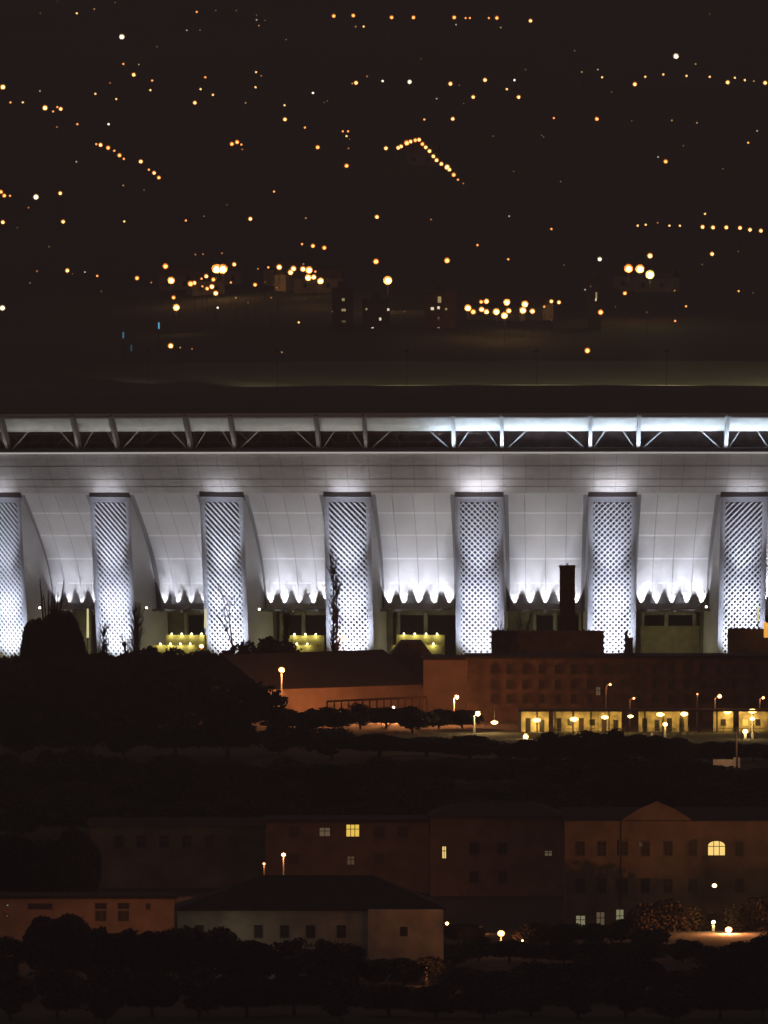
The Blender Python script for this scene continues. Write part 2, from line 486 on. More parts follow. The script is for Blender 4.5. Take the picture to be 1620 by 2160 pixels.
# ------------------------------------------------------------------ hillside street lights
LC = {'o': (1.0, 0.33, 0.075), 'y': (1.0, 0.56, 0.18), 'w': (1.0, 0.93, 0.72), 'g': (0.85, 0.95, 0.35), 'b': (0.15, 0.62, 1.0)}
LR = {1: 1.9, 2: 2.4, 3: 3.0, 4: 3.9, 5: 4.8, 6: 6.2}
LE = {1: 0.7, 2: 2.6, 3: 5.5, 4: 8.0, 5: 12.0, 6: 18.0}
LN = {'o': 'orange', 'y': 'yellow', 'w': 'white', 'g': 'greenish', 'b': 'blue'}
m_pole = mat('lamp_pole_metal', (0.03, 0.03, 0.03), 0.6)
def lamp_mesh(c, sz, h, D):
    k = (c, sz, round(h), round(D/700))
    if k in LM: return LM[k]
    m = mat('lamp_glow_%s_%d' % (c, sz), (0.8, 0.8, 0.8), 0.4, emit=LC[c], est=LE[sz])
    r = LR[sz]*round(D/700)*700/FPX
    mb = MB()
    mb.tube((0, 0, -h), (0, 0, -r*0.9), 0.06, 0.05)
    mb.cur = 1; mb.ball((0, -0.2, 0), r, r*0.92, n=7, m=5)
    if sz >= 3:
        mb.cur = 2; mb.tube((0, 0.25, r*0.15), (0, 0.0, r*0.15), r*1.6, r*1.5, 12)  # glowing disc that paints a halo round the bigger lamps
    LM[k] = mb.mesh('street_lamp', [m_pole, m, mat('lamp_halo_disc_' + c, (0.5, 0.3, 0.15), 0.5, emit={'o': (1, .26, .04), 'y': (1, .36, .06), 'w': (1, .8, .5), 'g': (.8, .9, .3)}.get(c, (1, 1, 1)), est=0.55)]); return LM[k]
LM = {}
ROWS = [
 ('lamps in the uppermost row near the top edge', 'in the uppermost row of hillside lights', [(162,28,'y2'),(199,19,'y1'),(415,25,'o2'),(394,64,'w1'),(541,42,'w1'),(546,54,'y1'),(704,34,'o3'),(745,33,'o3'),(826,37,'o3'),(872,37,'o3'),(958,37,'o3'),(982,38,'o2'),(991,38,'o2'),(1031,38,'o2'),(1048,38,'o3'),(1119,44,'y3')]),
 ('small white lamps just below the uppermost row', 'just below the uppermost row of lights', [(750,56,'y1'),(767,56,'y2'),(962,52,'w1'),(1056,58,'y1')]),
 ('single bright white lamps high on the hill', 'shining alone high on the hillside', [(257,78,'w4'),(1426,119,'w4')]),
 ('scattered lamps high on the left of the hill', 'scattered between the lone bright lamp and the yellow row', [(260,135,'o2'),(293,136,'y1'),(282,158,'y3'),(321,170,'o2'),(317,190,'y2'),(232,175,'o1'),(201,198,'y2'),(245,209,'y2')]),
 ('lamps leading in from the left edge', 'in the cluster leading in from the left edge', [(6,184,'y4'),(22,216,'o2'),(48,216,'y2'),(84,192,'w1'),(95,228,'y4'),(112,235,'o2'),(121,226,'o2'),(128,230,'y3'),(120,268,'o1'),(163,262,'o2'),(229,262,'w2')]),
 ('lamps zigzagging high above the left-centre pylons', 'in the loose knot high above the second whole pylon', [(433,163,'o2'),(423,188,'y2'),(449,200,'y2'),(411,217,'y3'),(518,217,'y1'),(540,152,'y2'),(539,184,'y2'),(551,160,'o1')]),
 ('lamps of the middle yellow row', 'in the yellow row halfway up the hill', [(600,222,'y2'),(660,196,'w2'),(743,176,'y1'),(751,175,'y3'),(774,161,'o1'),(807,171,'w2'),(864,173,'w3'),(921,208,'w1'),(950,177,'y3'),(998,205,'y3'),(1023,169,'y3'),(1069,188,'y2'),(1085,169,'w2'),(1094,205,'y3')]),
 ('lamps under the middle yellow row', 'in the sparse row under the yellow row', [(601,252,'y3'),(643,269,'o2'),(895,252,'o2'),(955,251,'y3'),(1168,249,'o2'),(1259,251,'o3'),(1417,254,'y1'),(1470,259,'y1'),(1597,276,'w1'),(1578,301,'o2')]),
 ('lamps along the long upper road on the right', 'along the long road high on the right', [(1227,152,'y1'),(1261,147,'w1'),(1270,163,'y2'),(1339,178,'y3'),(1361,162,'y2'),(1399,157,'y2'),(1448,160,'y2'),(1467,135,'y1'),(1497,162,'y2'),(1535,174,'y3'),(1550,164,'y2'),(1571,169,'y2'),(1590,171,'y1'),(1614,175,'y3')]),
 ('orange lamps of the slanting road on the left', 'down the slanting orange road', [(203,304,'o2'),(212,306,'y3'),(228,312,'o3'),(241,318,'o2'),(252,328,'o3'),(261,335,'o2'),(297,341,'y3'),(314,358,'o2'),(325,365,'y3'),(335,375,'o3')]),
 ('orange lamps in the small arc', 'in the small orange arc on the hill', [(489,304,'o3'),(500,300,'o3'),(509,305,'o2'),(511,315,'o1')]),
 ('lamps around the small triangle', 'around the small triangle of orange lights', [(670,311,'o3'),(723,277,'o2'),(734,277,'o2'),(731,287,'y2'),(731,350,'o3'),(735,313,'o1')]),
 ('faint lamps under the left slanting road', 'faint and alone near the slanting orange road', [(161,341,'w1'),(260,391,'y1')]),
 ('orange lamps of the bent bright road', 'along the bright road bent like a roof', [(814,313,'y3'),(840,312,'y3'),(846,309,'y3'),(858,302,'o4'),(866,299,'y3'),(876,296,'o3'),(884,295,'y3'),(891,304,'o3'),(898,311,'y3'),(906,319,'y3'),(914,330,'y3'),(921,338,'y3'),(931,346,'y3'),(943,353,'y4'),(948,358,'y3'),(957,369,'o3'),(966,379,'o2'),(977,387,'o1')]),
 ('lone lamps beside the right end of the bent road', 'isolated on the dark slope right of the bent road', [(1404,341,'o3'),(1388,331,'w1')]),
 ('lamps by the left edge at mid height', 'in the group by the left edge at mid height', [(2,405,'o3'),(9,413,'o3'),(21,413,'o2'),(60,438,'o1'),(76,416,'w4'),(127,408,'y3')]),
 ('evenly spaced lamps of the thin middle row', 'in the thin evenly spaced middle row', [(6,469,'y3'),(133,468,'y3'),(262,467,'y2'),(392,465,'o2'),(528,462,'y3'),(645,460,'y1'),(795,458,'y3'),(909,463,'o1'),(1074,456,'w1'),(1163,483,'o2')]),
 ('single orange lamp above the thin middle row', 'alone just above the thin middle row', [(578,404,'o2')]),
 ('lamps of the curving road on the right', 'on the curving road at the right', [(1345,476,'y2'),(1362,474,'y2'),(1387,470,'o1'),(1412,476,'y2'),(1434,476,'y2'),(1482,479,'y3'),(1487,451,'y2'),(1504,480,'y3'),(1532,480,'y3'),(1561,481,'y3'),(1582,485,'y3'),(1605,487,'y3')]),
 ('orange lamps above the bright left cluster', 'in the short trio over the bright orange cluster', [(637,515,'o2'),(660,519,'o3'),(684,523,'o3')]),
 ('lamps of the low road on the left', 'along the low road at the far left', [(78,572,'o1'),(142,571,'y3'),(179,574,'w1'),(205,582,'o2'),(289,587,'o3'),(319,596,'o1'),(5,650,'w4')]),
 ('bright lamps in the busy left junction', 'in the busy junction above the third pylon', [(349,562,'o4'),(361,592,'y5'),(366,628,'o3'),(372,649,'y5'),(402,599,'o4'),(410,597,'y3'),(412,537,'o1'),(428,536,'o1'),(425,588,'o2'),(427,604,'o2'),(435,583,'y3'),(437,609,'o3'),(447,605,'y4'),(450,590,'o3'),(455,619,'y4'),(457,568,'y6'),(470,568,'y6'),(468,534,'o1'),(459,649,'w2'),(487,596,'o2'),(494,558,'y3'),(497,628,'y1')]),
 ('bright lamps in the orange cluster right of the junction', 'in the glowing orange cluster past the junction', [(538,601,'o3'),(544,567,'o1'),(566,564,'o2'),(572,628,'o1'),(584,607,'o1'),(589,564,'y4'),(613,575,'y4'),(619,567,'y4'),(639,568,'y4'),(640,557,'o1'),(650,586,'y5'),(652,570,'y5'),(662,585,'y4'),(665,573,'o2'),(676,593,'y5')]),
 ('lamps over the dark blocks in the centre', 'above the dark tower blocks in the centre', [(793,552,'o4'),(818,592,'y6'),(943,550,'o4'),(1007,517,'o2'),(1072,547,'o2')]),
 ('lamps just above the left of the stadium roof', 'low over the left of the stadium roof', [(360,730,'y4'),(380,733,'y1'),(405,736,'o1'),(594,743,'o1'),(630,680,'y2')]),
 ('lamps of the bright car park', 'in the bright car park above the fifth pylon', [(987,650,'y5'),(998,658,'o4'),(1015,637,'o3'),(1026,636,'y4'),(1016,653,'y4'),(1026,658,'y4'),(1047,658,'y5'),(1064,666,'y5'),(1069,638,'y5'),(1073,656,'y4'),(1107,642,'y5'),(1103,655,'y5'),(1123,657,'y4')]),
 ('small lamps leaving the bright car park', 'on the lane leaving the bright car park', [(1148,647,'o2'),(1163,636,'y3'),(1179,638,'y3')]),
 ('lamps of the group left of the floodlit poles', 'between the car park lane and the three great lamps', [(1234,611,'w1'),(1252,609,'o1'),(1248,633,'o3'),(1267,659,'o4'),(1239,740,'o4'),(1265,547,'w3')]),
 ('three great lamps on tall poles', 'of the trio of great lamps on tall poles', [(1326,567,'o6'),(1350,568,'y6'),(1371,580,'g6')]),
 ('lamps around the three great lamps', 'dotted around the trio of great lamps', [(1318,619,'o3'),(1371,540,'y4'),(1423,613,'o1'),(1424,677,'o2'),(1447,646,'o2'),(1502,536,'y3'),(1558,614,'o2')]),
 ('small cold blue signs', 'glowing cold blue above the left of the roof', [(335,687,'b3'),(260,707,'b2'),(277,734,'b1')]),
]
GRP_ADJ = {}
for grp, where, L in ROWS:
    L = sorted(L)
    for i, (px, py, cs) in enumerate(L):
        c, sz = cs[0], int(cs[1])
        g0 = on_ground(px, py + 30)                    # the foot of the pole stands on the hill
        h = 8.0 if sz < 6 else (15.0 if px > 1300 else 9.0)
        D = g0.y
        head = W(px, py, D)
        zf_ = hill(head.x, head.y)
        for _ in range(12):                            # walk along the sight line until the head is h above the ground
            hh = head.z - hill(head.x, head.y)
            D += (hh - h)/0.05*0.8
            head = W(px, py, D)
        hh = head.z - hill(head.x, head.y)
        if c == 'b':
            mb = MB(); mb.box(-0.22, 0.22, -0.2, 0.2, -0.9, 0.9)
            mb2 = mat('blue_sign_%d' % sz, (0.1, 0.3, 0.5), 0.4, emit=LC['b'], est={3: 0.9, 2: 0.35, 1: 0.12}[sz])
            mb.cur = 1; mb.tube((0, 0.3, -hh), (0, 0.3, 1.0), 0.12)
            o = mb.build('blue_sign', [mb2, m_pole]); o.location = head; cat = 'sign'
            lab = '%s blue upright sign from the left, %s' % (ORD[i], where)
        else:
            o = bpy.data.objects.new('street_lamp', lamp_mesh(c, sz, hh, D)); col.objects.link(o); o.location = head
            o.scale = (1, 1, 1); cat = 'street lamp'
            adj = {1: 'faint', 2: 'small', 3: '', 4: 'bright', 5: 'very bright', 6: 'dazzling'}[sz]
            if sz >= 5: light('lamp_light', 'POINT', (0, -1.5, -0.5), 700 if sz == 5 else 1800, LC[c], o, radius=0.5)
            lab = '%s lamp from the left, %s %s, %s' % (ORD[i], adj, LN[c], where) if len(L) > 1 else '%s %s lamp %s' % (adj, LN[c], where)
            lab = ' '.join(lab.replace(',  ', ', ').split())
            if len(lab.split()) > 16: lab = lab.replace(', %s %s, ' % (adj, LN[c]), ', ') if adj else lab.replace(', %s, ' % LN[c], ', ')
            if len(lab.split()) > 16: lab = lab.replace(' from the left,', ' from left,')
            if len(lab.split()) > 16: print('LONG', lab)
        tag(o, lab, cat, grp if len(L) > 1 else None)

fr_ = random.Random(5)
FAINT = [(119,35),(452,52),(498,53),(545,64),(560,75),(425,95),(240,35),(84,60),(600,115),(680,250),(693,249),(738,330),(1042,322),(1142,320),(1150,324),(965,215),(975,252),(890,158),(1110,180),(1215,140),(1290,230),(1335,290),(1440,345),(1525,395),(1085,400),(1180,420),(300,440),(430,495),(40,520),(100,560),(60,640),(150,620),(215,655),(560,635),(585,655),(520,680),(700,700),(850,700),(1000,700),(1130,700),(1160,720),(1190,600),(1300,690),(1366,700),(1480,600),(1560,570),(1590,660),(480,470),(330,130),(1500,60)]
for n_, (px, py) in enumerate(sorted(FAINT, key=lambda q: (min(4, q[1]//160), q[0]))):
    px += fr_.uniform(-4, 4); g0 = on_ground(px, py); c = fr_.choice('oyyw')
    key = ('faint', c, round(g0.y/700))
    if key not in LM:
        r = 1.35*g0.y/FPX; mb = MB(); mb.tube((0, 0, 0), (0, 0, 6), 0.06, 0.05); mb.cur = 1; mb.ball((0, -0.2, 6), r, r, 7, 5)
        LM[key] = mb.mesh('street_lamp', [m_pole, mat('lamp_glow_faint_' + c, (.8, .8, .8), .4, emit=LC[c], est=0.28)])
    o = bpy.data.objects.new('street_lamp', LM[key]); col.objects.link(o); o.location = (g0.x, g0.y, hill(g0.x, g0.y))
    bd = min(4, py//160); nb = sorted([q for q in FAINT if min(4, q[1]//160) == bd], key=lambda q: q[0])
    tag(o, '%s barely visible speck from the left %s' % (ORD[[i for i, q in enumerate(nb) if q[1] == py and abs(q[0]-px) < 5][0]], ['near the top edge of the hillside', 'around the yellow lamp row', 'around the thin middle row', 'around the bright clusters', 'low above the stadium roof'][bd]), 'street lamp', 'barely visible specks on the hillside')
m_hw = mat('hill_house_wall', (0.42, 0.33, 0.25), 0.9, noise=0.3, nscale=0.3)
m_hr = mat('hill_house_roof', (0.12, 0.06, 0.04), 0.9)
def hill_house(px, py, wd, label):
    g0 = on_ground(px, py); g0.z = hill(g0.x, g0.y)
    root = empty('hillside_house', g0, rnd.uniform(-.5, .5)); tag(root, label, 'house', 'houses on the dark hillside')
    mb = MB(); mb.box(-wd, wd, 0, 8, -2, 4.5); mb.build('wall', m_hw, root)
    mb = MB(); w_ = wd+.4
    mb.quad((-w_, -.4, 4.4), (w_, -.4, 4.4), (w_, 4, 7), (-w_, 4, 7)); mb.quad((w_, 8.4, 4.4), (-w_, 8.4, 4.4), (-w_, 4, 7), (w_, 4, 7))
    for sx in (-wd, wd): mb.tri((sx, 0, 4.5), (sx, 8, 4.5), (sx, 4, 6.9))
    mb.build('roof', m_hr, root)
    for x in (-wd*.5, wd*.5):
        mb = MB(); mb.box(x-.5, x+.5, -.06, .05, 1.5, 2.9); mb.build('window', m_dark, root)
for a_ in ((888, 350, 5, 'small orange lit house under the peak of the bent road'), (640, 612, 6, 'orange lit house under the left of the glowing cluster'),
           (668, 618, 7, 'orange lit house under the right of the glowing cluster'), (612, 600, 5, 'house beside the left end of the glowing cluster'),
           (440, 622, 5, 'house in the middle of the busy junction'), (474, 600, 5, 'house right of the two dazzling junction lamps'),
           (372, 612, 5, 'house by the brightest lamp left of the junction'), (1040, 678, 8, 'wide low house below the bright car park'),
           (1092, 674, 8, 'second low house below the right of the car park'), (1335, 612, 6, 'house under the left two great lamps'), (1376, 616, 6, 'house under the greenish great lamp')):
    hill_house(*a_)
# a few far blocks of flats with single lit windows, seen between the lamps
m_flat = mat('far_block_render', (0.12, 0.085, 0.075), 0.9, noise=0.2, nscale=0.2)
m_flat2 = mat('far_block_reddish', (0.20, 0.10, 0.08), 0.9, noise=0.2, nscale=0.2)
def lit(name, c, e): return mat(name, (0.3, 0.28, 0.2), 0.3, emit=c, est=e)
LW1 = lit('window_warm_dim', (1.0, 0.7, 0.4), 0.10)
LW2 = lit('window_warm', (1.0, 0.78, 0.38), 0.45)
LW3 = lit('window_bright', (1.0, 0.85, 0.6), 1.3)
def far_block(label, px0, px1, py, m, wins, up=0.0):
    D = 6450.0
    x0, x1 = xat(px0, D), xat(px1, D); zt = zat(py, D)
    root = empty('apartment_block', ((x0+x1)/2, D, hill(0, D)))
    tag(root, label, 'apartment block', 'far apartment blocks')
    w = (x1-x0)/2; h = zt - root.location.z
    mb = MB(); mb.box(-w, w, 0, 12, -3, h); mb.build('wall', m, root)
    mb = MB(); mb.box(-w-0.3, w+0.3, -0.3, 12.3, h+0.003, h+0.6); mb.box(-1.5, 1.5, 3, 7, h+0.6, h+2.6); mb.build('roof', m_flat, root)
    for (qx, qy, hw_, hh_, mm) in wins:
        x = xat(qx, D) - root.location.x; z = zat(qy, D) - root.location.z
        mb = MB(); mb.box(x-hw_, x+hw_, -0.06, 0.05, z-hh_, z+hh_); mb.build('window', mm, root)
far_block('dark block with three dim orange windows stacked in one column', 700, 745, 612, m_flat, [(724,632,.4,.4,LW2),(725,654,.6,.35,LW2),(725,678,.6,.35,LW1),(680,655,.2,.5,LW1)][:3])
far_block('wide dark block with scattered small lit windows and a column of four', 764, 822, 634, m_flat, [(773,652,.25,.3,LW2),(819,653,.3,.35,LW3),(802,673,.3,.4,LW3),(786,693,.35,.35,LW3),(788,702,.3,.4,LW1),(788,714,.35,.3,LW1),(786,737,.3,.3,LW2)])
far_block('reddish tower with a lit stairwell column and a cross of windows', 896, 962, 618, m_flat2, [(912,651,.45,.4,LW3),(925,649,.35,.4,LW3),(941,652,.3,.3,LW2),(927,632,.5,.9,LW2),(925,671,.3,.4,LW1),(925,693,.3,.4,LW2),(926,700,.3,.3,LW1),(925,716,.3,.6,LW2),(943,739,.35,.4,LW3)])
far_block('narrow dark block with two tall lit slits left of the great lamps', 1240, 1268, 600, m_flat, [(1258,623,.22,.9,LW2),(1257,632,.2,.4,LW3),(1246,604,.2,.3,LW1)])

# ------------------------------------------------------------------ street lamps and other lamps in the near city
SOD = (1.0, 0.33, 0.10); SODY = (1.0, 0.66, 0.24); PALE = (1.0, 0.88, 0.6)
m_pole_o = mat('painted_lamp_post', (0.30, 0.29, 0.27), 0.6)
def glow(name, c, e): return mat(name, (0.8, 0.8, 0.8), 0.4, emit=c, est=e)
G_SOD = glow('sodium_glow', (1.0, 0.38, 0.09), 5.0); G_SODY = glow('yellow_glow', (1.0, 0.58, 0.18), 7.0); G_PALE = glow('pale_glow', (1.0, 0.9, 0.62), 14.0)
G_DIM = glow('dim_sodium_glow', (1.0, 0.45, 0.13), 2.5)
def near_lamp(px, py, D, label, r=0.30, c='sod', power=1500, arm=0, group=None, pole=True, name='street_lamp', cat='street lamp', lift=0.0, bracket=8.0):
    if name == 'wall_lamp': pole = False
    g_, lc = {'sod': (G_SOD, SOD), 'sody': (G_SODY, SODY), 'pale': (G_PALE, PALE), 'dim': (G_DIM, SOD)}[c]
    h = W(px, py, D)
    root = empty(name, (h.x - arm, D, lift)); tag(root, label, cat, group)
    if pole:
        mb = MB(); mb.tube((0, 0, 0), (0, 0, h.z-lift-(0.25 if arm else r)), 0.14, 0.10, 8)
        if arm: mb.tube((0, 0, h.z-lift-0.25), (arm, -0.1, h.z-lift+0.12), 0.07, 0.06)
        mb.box(-0.2, 0.2, -0.2, 0.2, 0, 0.9)
        mb.build('pole', m_pole_o, root)
    if not pole:
        mb = MB(); mb.tube((0, 0, h.z-lift), (0, bracket, h.z-lift+0.1), 0.06); mb.build('bracket_arm', m_pole_o, root)
    mb = MB(); mb.ball((arm, -0.12, h.z-lift), r, r*0.85, 10, 8); mb.build('lamp_head', g_, root, True)
    if pole and arm:
        mb = MB(); mb.box(arm-r*0.9, arm+r*0.9, -0.35, 0.2, h.z-lift+r*0.86, h.z-lift+r*0.86+0.08); mb.build('lamp_hood', m_fix, root)
    if power: light('lamp_light', 'POINT', (arm, -0.15-r*1.2, h.z-lift), power, lc, root, radius=0.25)
    return root

# ------------------------------------------------------------------ near buildings
m_glassd = mat('dark_window_glass', (0.035, 0.03, 0.028), 0.3)
m_trim = mat('window_trim', (0.10, 0.08, 0.065), 0.7)
def building(name, label, cat, px0, px1, ytop, D, depth, m, mroof, roof='flat', yridge=None, wins=(), gable=None, chims=(), group=None, zbot=-0.5, overhang=0.4, rz=0.0, hipin=None):
    """wins: (px, py, halfwidth m, halfheight m, material, arched)"""
    x0, x1 = xat(px0, D), xat(px1, D); zt = zat(ytop, D); cx = (x0+x1)/2; w = (x1-x0)/2/math.cos(R(rz))
    root = empty(name, (cx, D, 0), R(rz)); tag(root, label, cat, group)
    mb = MB(); mb.box(-w, w, 0, depth, zbot, zt)
    if gable:
        gx, gy, gw = gable; xg = xat(gx, D)-cx; zg = zat(gy, D)
        a_ = [(xg-gw, -0.25, zt-0.02), (xg+gw, -0.25, zt-0.02), (xg+gw*0.55, -0.25, zt+(zg-zt)*0.55), (xg, -0.25, zg), (xg-gw*0.55, -0.25, zt+(zg-zt)*0.55)]
        n = len(mb.v); mb.v += a_ + [(x, y+1.2, z) for x, y, z in a_]
        mb.f += [tuple(n+i for i in range(5))]; mb.mi += [0]
        for i in range(5):
            j = (i+1) % 5; mb.f.append((n+i, n+5+i, n+5+j, n+j)); mb.mi.append(0)
        mb.box(xg-gw, xg+gw, -0.25, -0.003, zbot, zt-0.02)
    mb.build('wall', m, root)
    mb = MB(); o = overhang
    if roof == 'flat':
        mb.box(-w-o, w+o, -o, depth+o, zt+0.003, zt+0.45)
    elif roof == 'hip':
        zr = zat(yridge, D+depth/2); r0, r1 = (-w+hipin[0], w-hipin[1]) if hipin else (-w+min(w*0.45, depth), w-min(w*0.45, depth))
        a, b_, c, d = (-w-o, -o, zt), (w+o, -o, zt), (w+o, depth+o, zt), (-w-o, depth+o, zt)
        e, f = (r0, depth/2, zr), (r1, depth/2, zr)
        mb.quad(a, b_, f, e); mb.quad(c, d, e, f); mb.tri(d, a, e); mb.tri(b_, c, f); mb.quad(d, c, b_, a)
        for q0, q1 in ((a, b_), (b_, c), (c, d), (d, a)):
            mb.quad((q0[0], q0[1], q0[2]-0.25), (q1[0], q1[1], q1[2]-0.25), q1, q0)
    elif roof == 'gable':
        zr = zat(yridge, D+depth/2)
        mb.quad((-w-o, -o, zt-0.1), (w+o, -o, zt-0.1), (w+o, depth/2, zr), (-w-o, depth/2, zr))
        mb.quad((w+o, depth+o, zt-0.1), (-w-o, depth+o, zt-0.1), (-w-o, depth/2, zr), (w+o, depth/2, zr))
        for sx in (-w, w): mb.tri((sx, 0, zt), (sx, depth, zt), (sx, depth/2, zr-0.1))
    rf = mb.build('roof', mroof, root)
    for (qx, qt, cw_) in chims:
        xg = xat(qx, D)-cx; zc_ = zat(qt, D+depth*0.4)
        mb = MB(); mb.box(xg-cw_, xg+cw_, depth*0.4, depth*0.4+cw_*1.6, zt-0.5, zc_); mb.box(xg-cw_-.1, xg+cw_+.1, depth*0.4-.1, depth*0.4+cw_*1.6+.1, zc_-0.35, zc_-0.15)
        mb.build('chimney', m, rf)
    for wn in wins:
        qx, qy, hw2, hh2, mm = wn[:5]; arched = len(wn) > 5 and wn[5]
        x = xat(qx, D)-cx; z = zat(qy, D)
        yo = -0.25 if gable and abs(x-(xat(gable[0], D)-cx)) < gable[2]+hw2 else 0.0
        fr = MB()
        t = 0.12
        fr.box(x-hw2-t, x-hw2, yo-0.08, yo-0.001, z-hh2, z+hh2); fr.box(x+hw2, x+hw2+t, yo-0.08, yo-0.001, z-hh2, z+hh2)
        fr.box(x-hw2-t, x+hw2+t, yo-0.14, yo-0.001, z-hh2-t, z-hh2-0.002)
        if not arched: fr.box(x-hw2-t, x+hw2+t, yo-0.08, yo-0.001, z+hh2+0.002, z+hh2+t)
        nb = 2 if hw2 > 0.8 else 1
        for i in range(nb):
            xb = x - hw2 + 2*hw2*(i+1)/(nb+1); fr.box(xb-0.05, xb+0.05, yo-0.07, yo-0.02, z-hh2, z+hh2*(1.6 if arched else 1))
        fr.box(x-hw2, x+hw2, yo-0.065, yo-0.02, z+hh2*0.25-0.05, z+hh2*0.25+0.05)
        wo = fr.build('window', m_trim, root)
        pn = MB()
        if arched:
            ap = [(x-hw2, yo-0.015, z-hh2), (x+hw2, yo-0.015, z-hh2)] + [(x+hw2*math.cos(R(q)), yo-0.015, z+hh2*0.35+hh2*0.65*math.sin(R(q))) for q in range(0, 181, 15)]
            pn.v += ap; pn.f.append(tuple(range(len(ap)))); pn.mi.append(0)
        else: pn.box(x-hw2, x+hw2, yo-0.015, yo-0.003, z-hh2, z+hh2)
        pn.build('pane', mm, wo)
    return root
m_dkroof = mat('dark_tile_roof', (0.035, 0.028, 0.026), 0.9, noise=0.4, nscale=1.5)
m_hallwall = mat('pale_orange_render', (0.38, 0.27, 0.20), 0.9, noise=0.25, nscale=0.35)
m_redbrick = mat('red_brick', (0.135, 0.092, 0.074), 0.9, noise=0.5, nscale=0.6)
m_brownwall = mat('brown_render', (0.16, 0.115, 0.09), 0.9, noise=0.35, nscale=0.4)
m_creamwall = mat('cream_render', (0.42, 0.38, 0.30), 0.9, noise=0.3, nscale=0.35)
m_greenwall = mat('greenish_render', (0.16, 0.15, 0.115), 0.9, noise=0.35, nscale=0.3)
m_station = mat('yellow_station_wall', (0.52, 0.43, 0.22), 0.85, noise=0.55, nscale=0.7)
m_chim = mat('sooty_brick', (0.055, 0.032, 0.025), 0.9, noise=0.3, nscale=1.0)
P_Y = lit('pane_yellow', (1.0, 0.66, 0.10), 1.0); P_YB = lit('pane_bright_yellow', (1.0, 0.70, 0.22), 1.2)
P_D = lit('pane_dull', (0.75, 0.55, 0.34), 0.13); P_D2 = lit('pane_faint', (0.6, 0.45, 0.3), 0.06); P_G = lit('pane_pale_green', (0.75, 0.72, 0.42), 0.30)

# the long hall and its neighbours that face the stadium
hall = building('long_hall', 'long low hall with dark roof and orange lit wall below the stadium', 'hall', 560, 893, 1448, 3862, 22, m_hallwall, m_dkroof, 'gable', 1374, rz=42)
building('hall_end_house', 'plain orange lit end house joining the hall to the reddish building', 'house', 893, 984, 1392, 3874, 12, m_hallwall, m_dkroof, 'flat')
wing = building('gabled_wing', 'dark red wing with a sloping end roof beside the long hall', 'building', 820, 930, 1392, 3898, 16, m_redbrick, m_redbrick, 'flat', chims=())
mb = MB()
gx0, gx1, gx2 = xat(855, 3893), xat(888, 3893), xat(912, 3893); z0_, z1_ = zat(1388, 3893), zat(1357, 3893)
cx_, cy_ = wing.location.x, wing.location.y
for yy in (0,):
    P4 = [(xat(820, 3893)-cx_, z0_), (xat(846, 3893)-cx_, z1_), (gx1-cx_, z1_), (gx2-cx_, z0_)]
    n = 0
    mb.v = [(x, 0.2, z) for x, z in P4] + [(x, 14, z) for x, z in P4]
    mb.f = [(0, 1, 2, 3), (7, 6, 5, 4), (0, 4, 5, 1), (1, 5, 6, 2), (2, 6, 7, 3), (3, 7, 4, 0)]; mb.mi = [0]*6
mb.build('sloping_roof', m_redbrick, wing)
# red building with four storeys
wn = []
for x in range(1040, 1600, 34):
    for y in (1412, 1444, 1474):
        wn.append((x, y, .42, .75, m_glassd))
wn.append((1262, 1458, .35, .7, P_D))
wn = [w_ for w_ in wn if not (w_[4] is m_glassd and abs(w_[0]-1262) < 12 and w_[1] == 1444)]
tall = building('station_building', 'long reddish brown four storey building with dark windows behind the platform', 'building', 985, 1660, 1389, 3840, 14, m_redbrick, m_dkroof, 'flat', wins=wn, chims=[(1330, 1345, .5), (1322, 1332, .25)])
# the chimney and blocks that stand in front of the pylons
def block(name, label, cat, px0, px1, y0, D, depth, m, extra=None, zb=-0.5):
    x0, x1 = xat(px0, D), xat(px1, D); zt = zat(y0, D)
    root = empty(name, ((x0+x1)/2, D, 0)); tag(root, label, cat); w = (x1-x0)/2
    mb = MB(); mb.box(-w, w, 0, depth, zb, zt); mb.build('wall', m, root)
    mb = MB(); mb.box(-w-0.15, w+0.15, -0.15, 0.35, zt+0.003, zt+0.35)
    n = int(w*2/0.9)
    for i in range(n): mb.box(-w+i*0.9, -w+i*0.9+0.35, 0, 0.3, zt+0.35, zt+0.35+rnd.uniform(.1, .35))
    mb.build('parapet', m, root)
    return root
block('rooftop_block', 'wide dark brick block under the square chimney in front of the stadium', 'building', 1037, 1274, 1335, 3900, 12, m_redbrick)
block('rooftop_block', 'small dark block at the right edge in front of the last pylon', 'building', 1537, 1640, 1331, 3900, 12, m_brownwall)
ch = empty('square_chimney', (xat(1197, 3902), 3902, 0)); tag(ch, 'tall dark square chimney standing before the bright bay of the stadium', 'chimney')
mb = MB(); hwc = xat(1212, 3902)-xat(1196, 3902); zc1 = zat(1193, 3902)
mb.box(-hwc, hwc, 0, 2.6, 0, zc1-0.4); mb.box(-hwc-0.2, hwc+0.2, -0.3, 2.9, 0, zat(1320, 3902)); mb.build('shaft', m_chim, ch)
mb = MB(); mb.box(-hwc-0.1, hwc+0.1, -0.1, 2.7, zc1-0.4, zc1); mb.box(-0.15, 0.15, 0.8, 1.2, zc1, zc1+0.4); mb.build('chimney_cap', m_chim, ch)
block('lit_sign_block', 'bright orange glowing box sign at the right edge above the station', 'sign', 1612, 1634, 1318, 3896, 1.5, glow('orange_sign', (1.0, 0.45, 0.06), 1.1), zb=zat(1345, 3896))

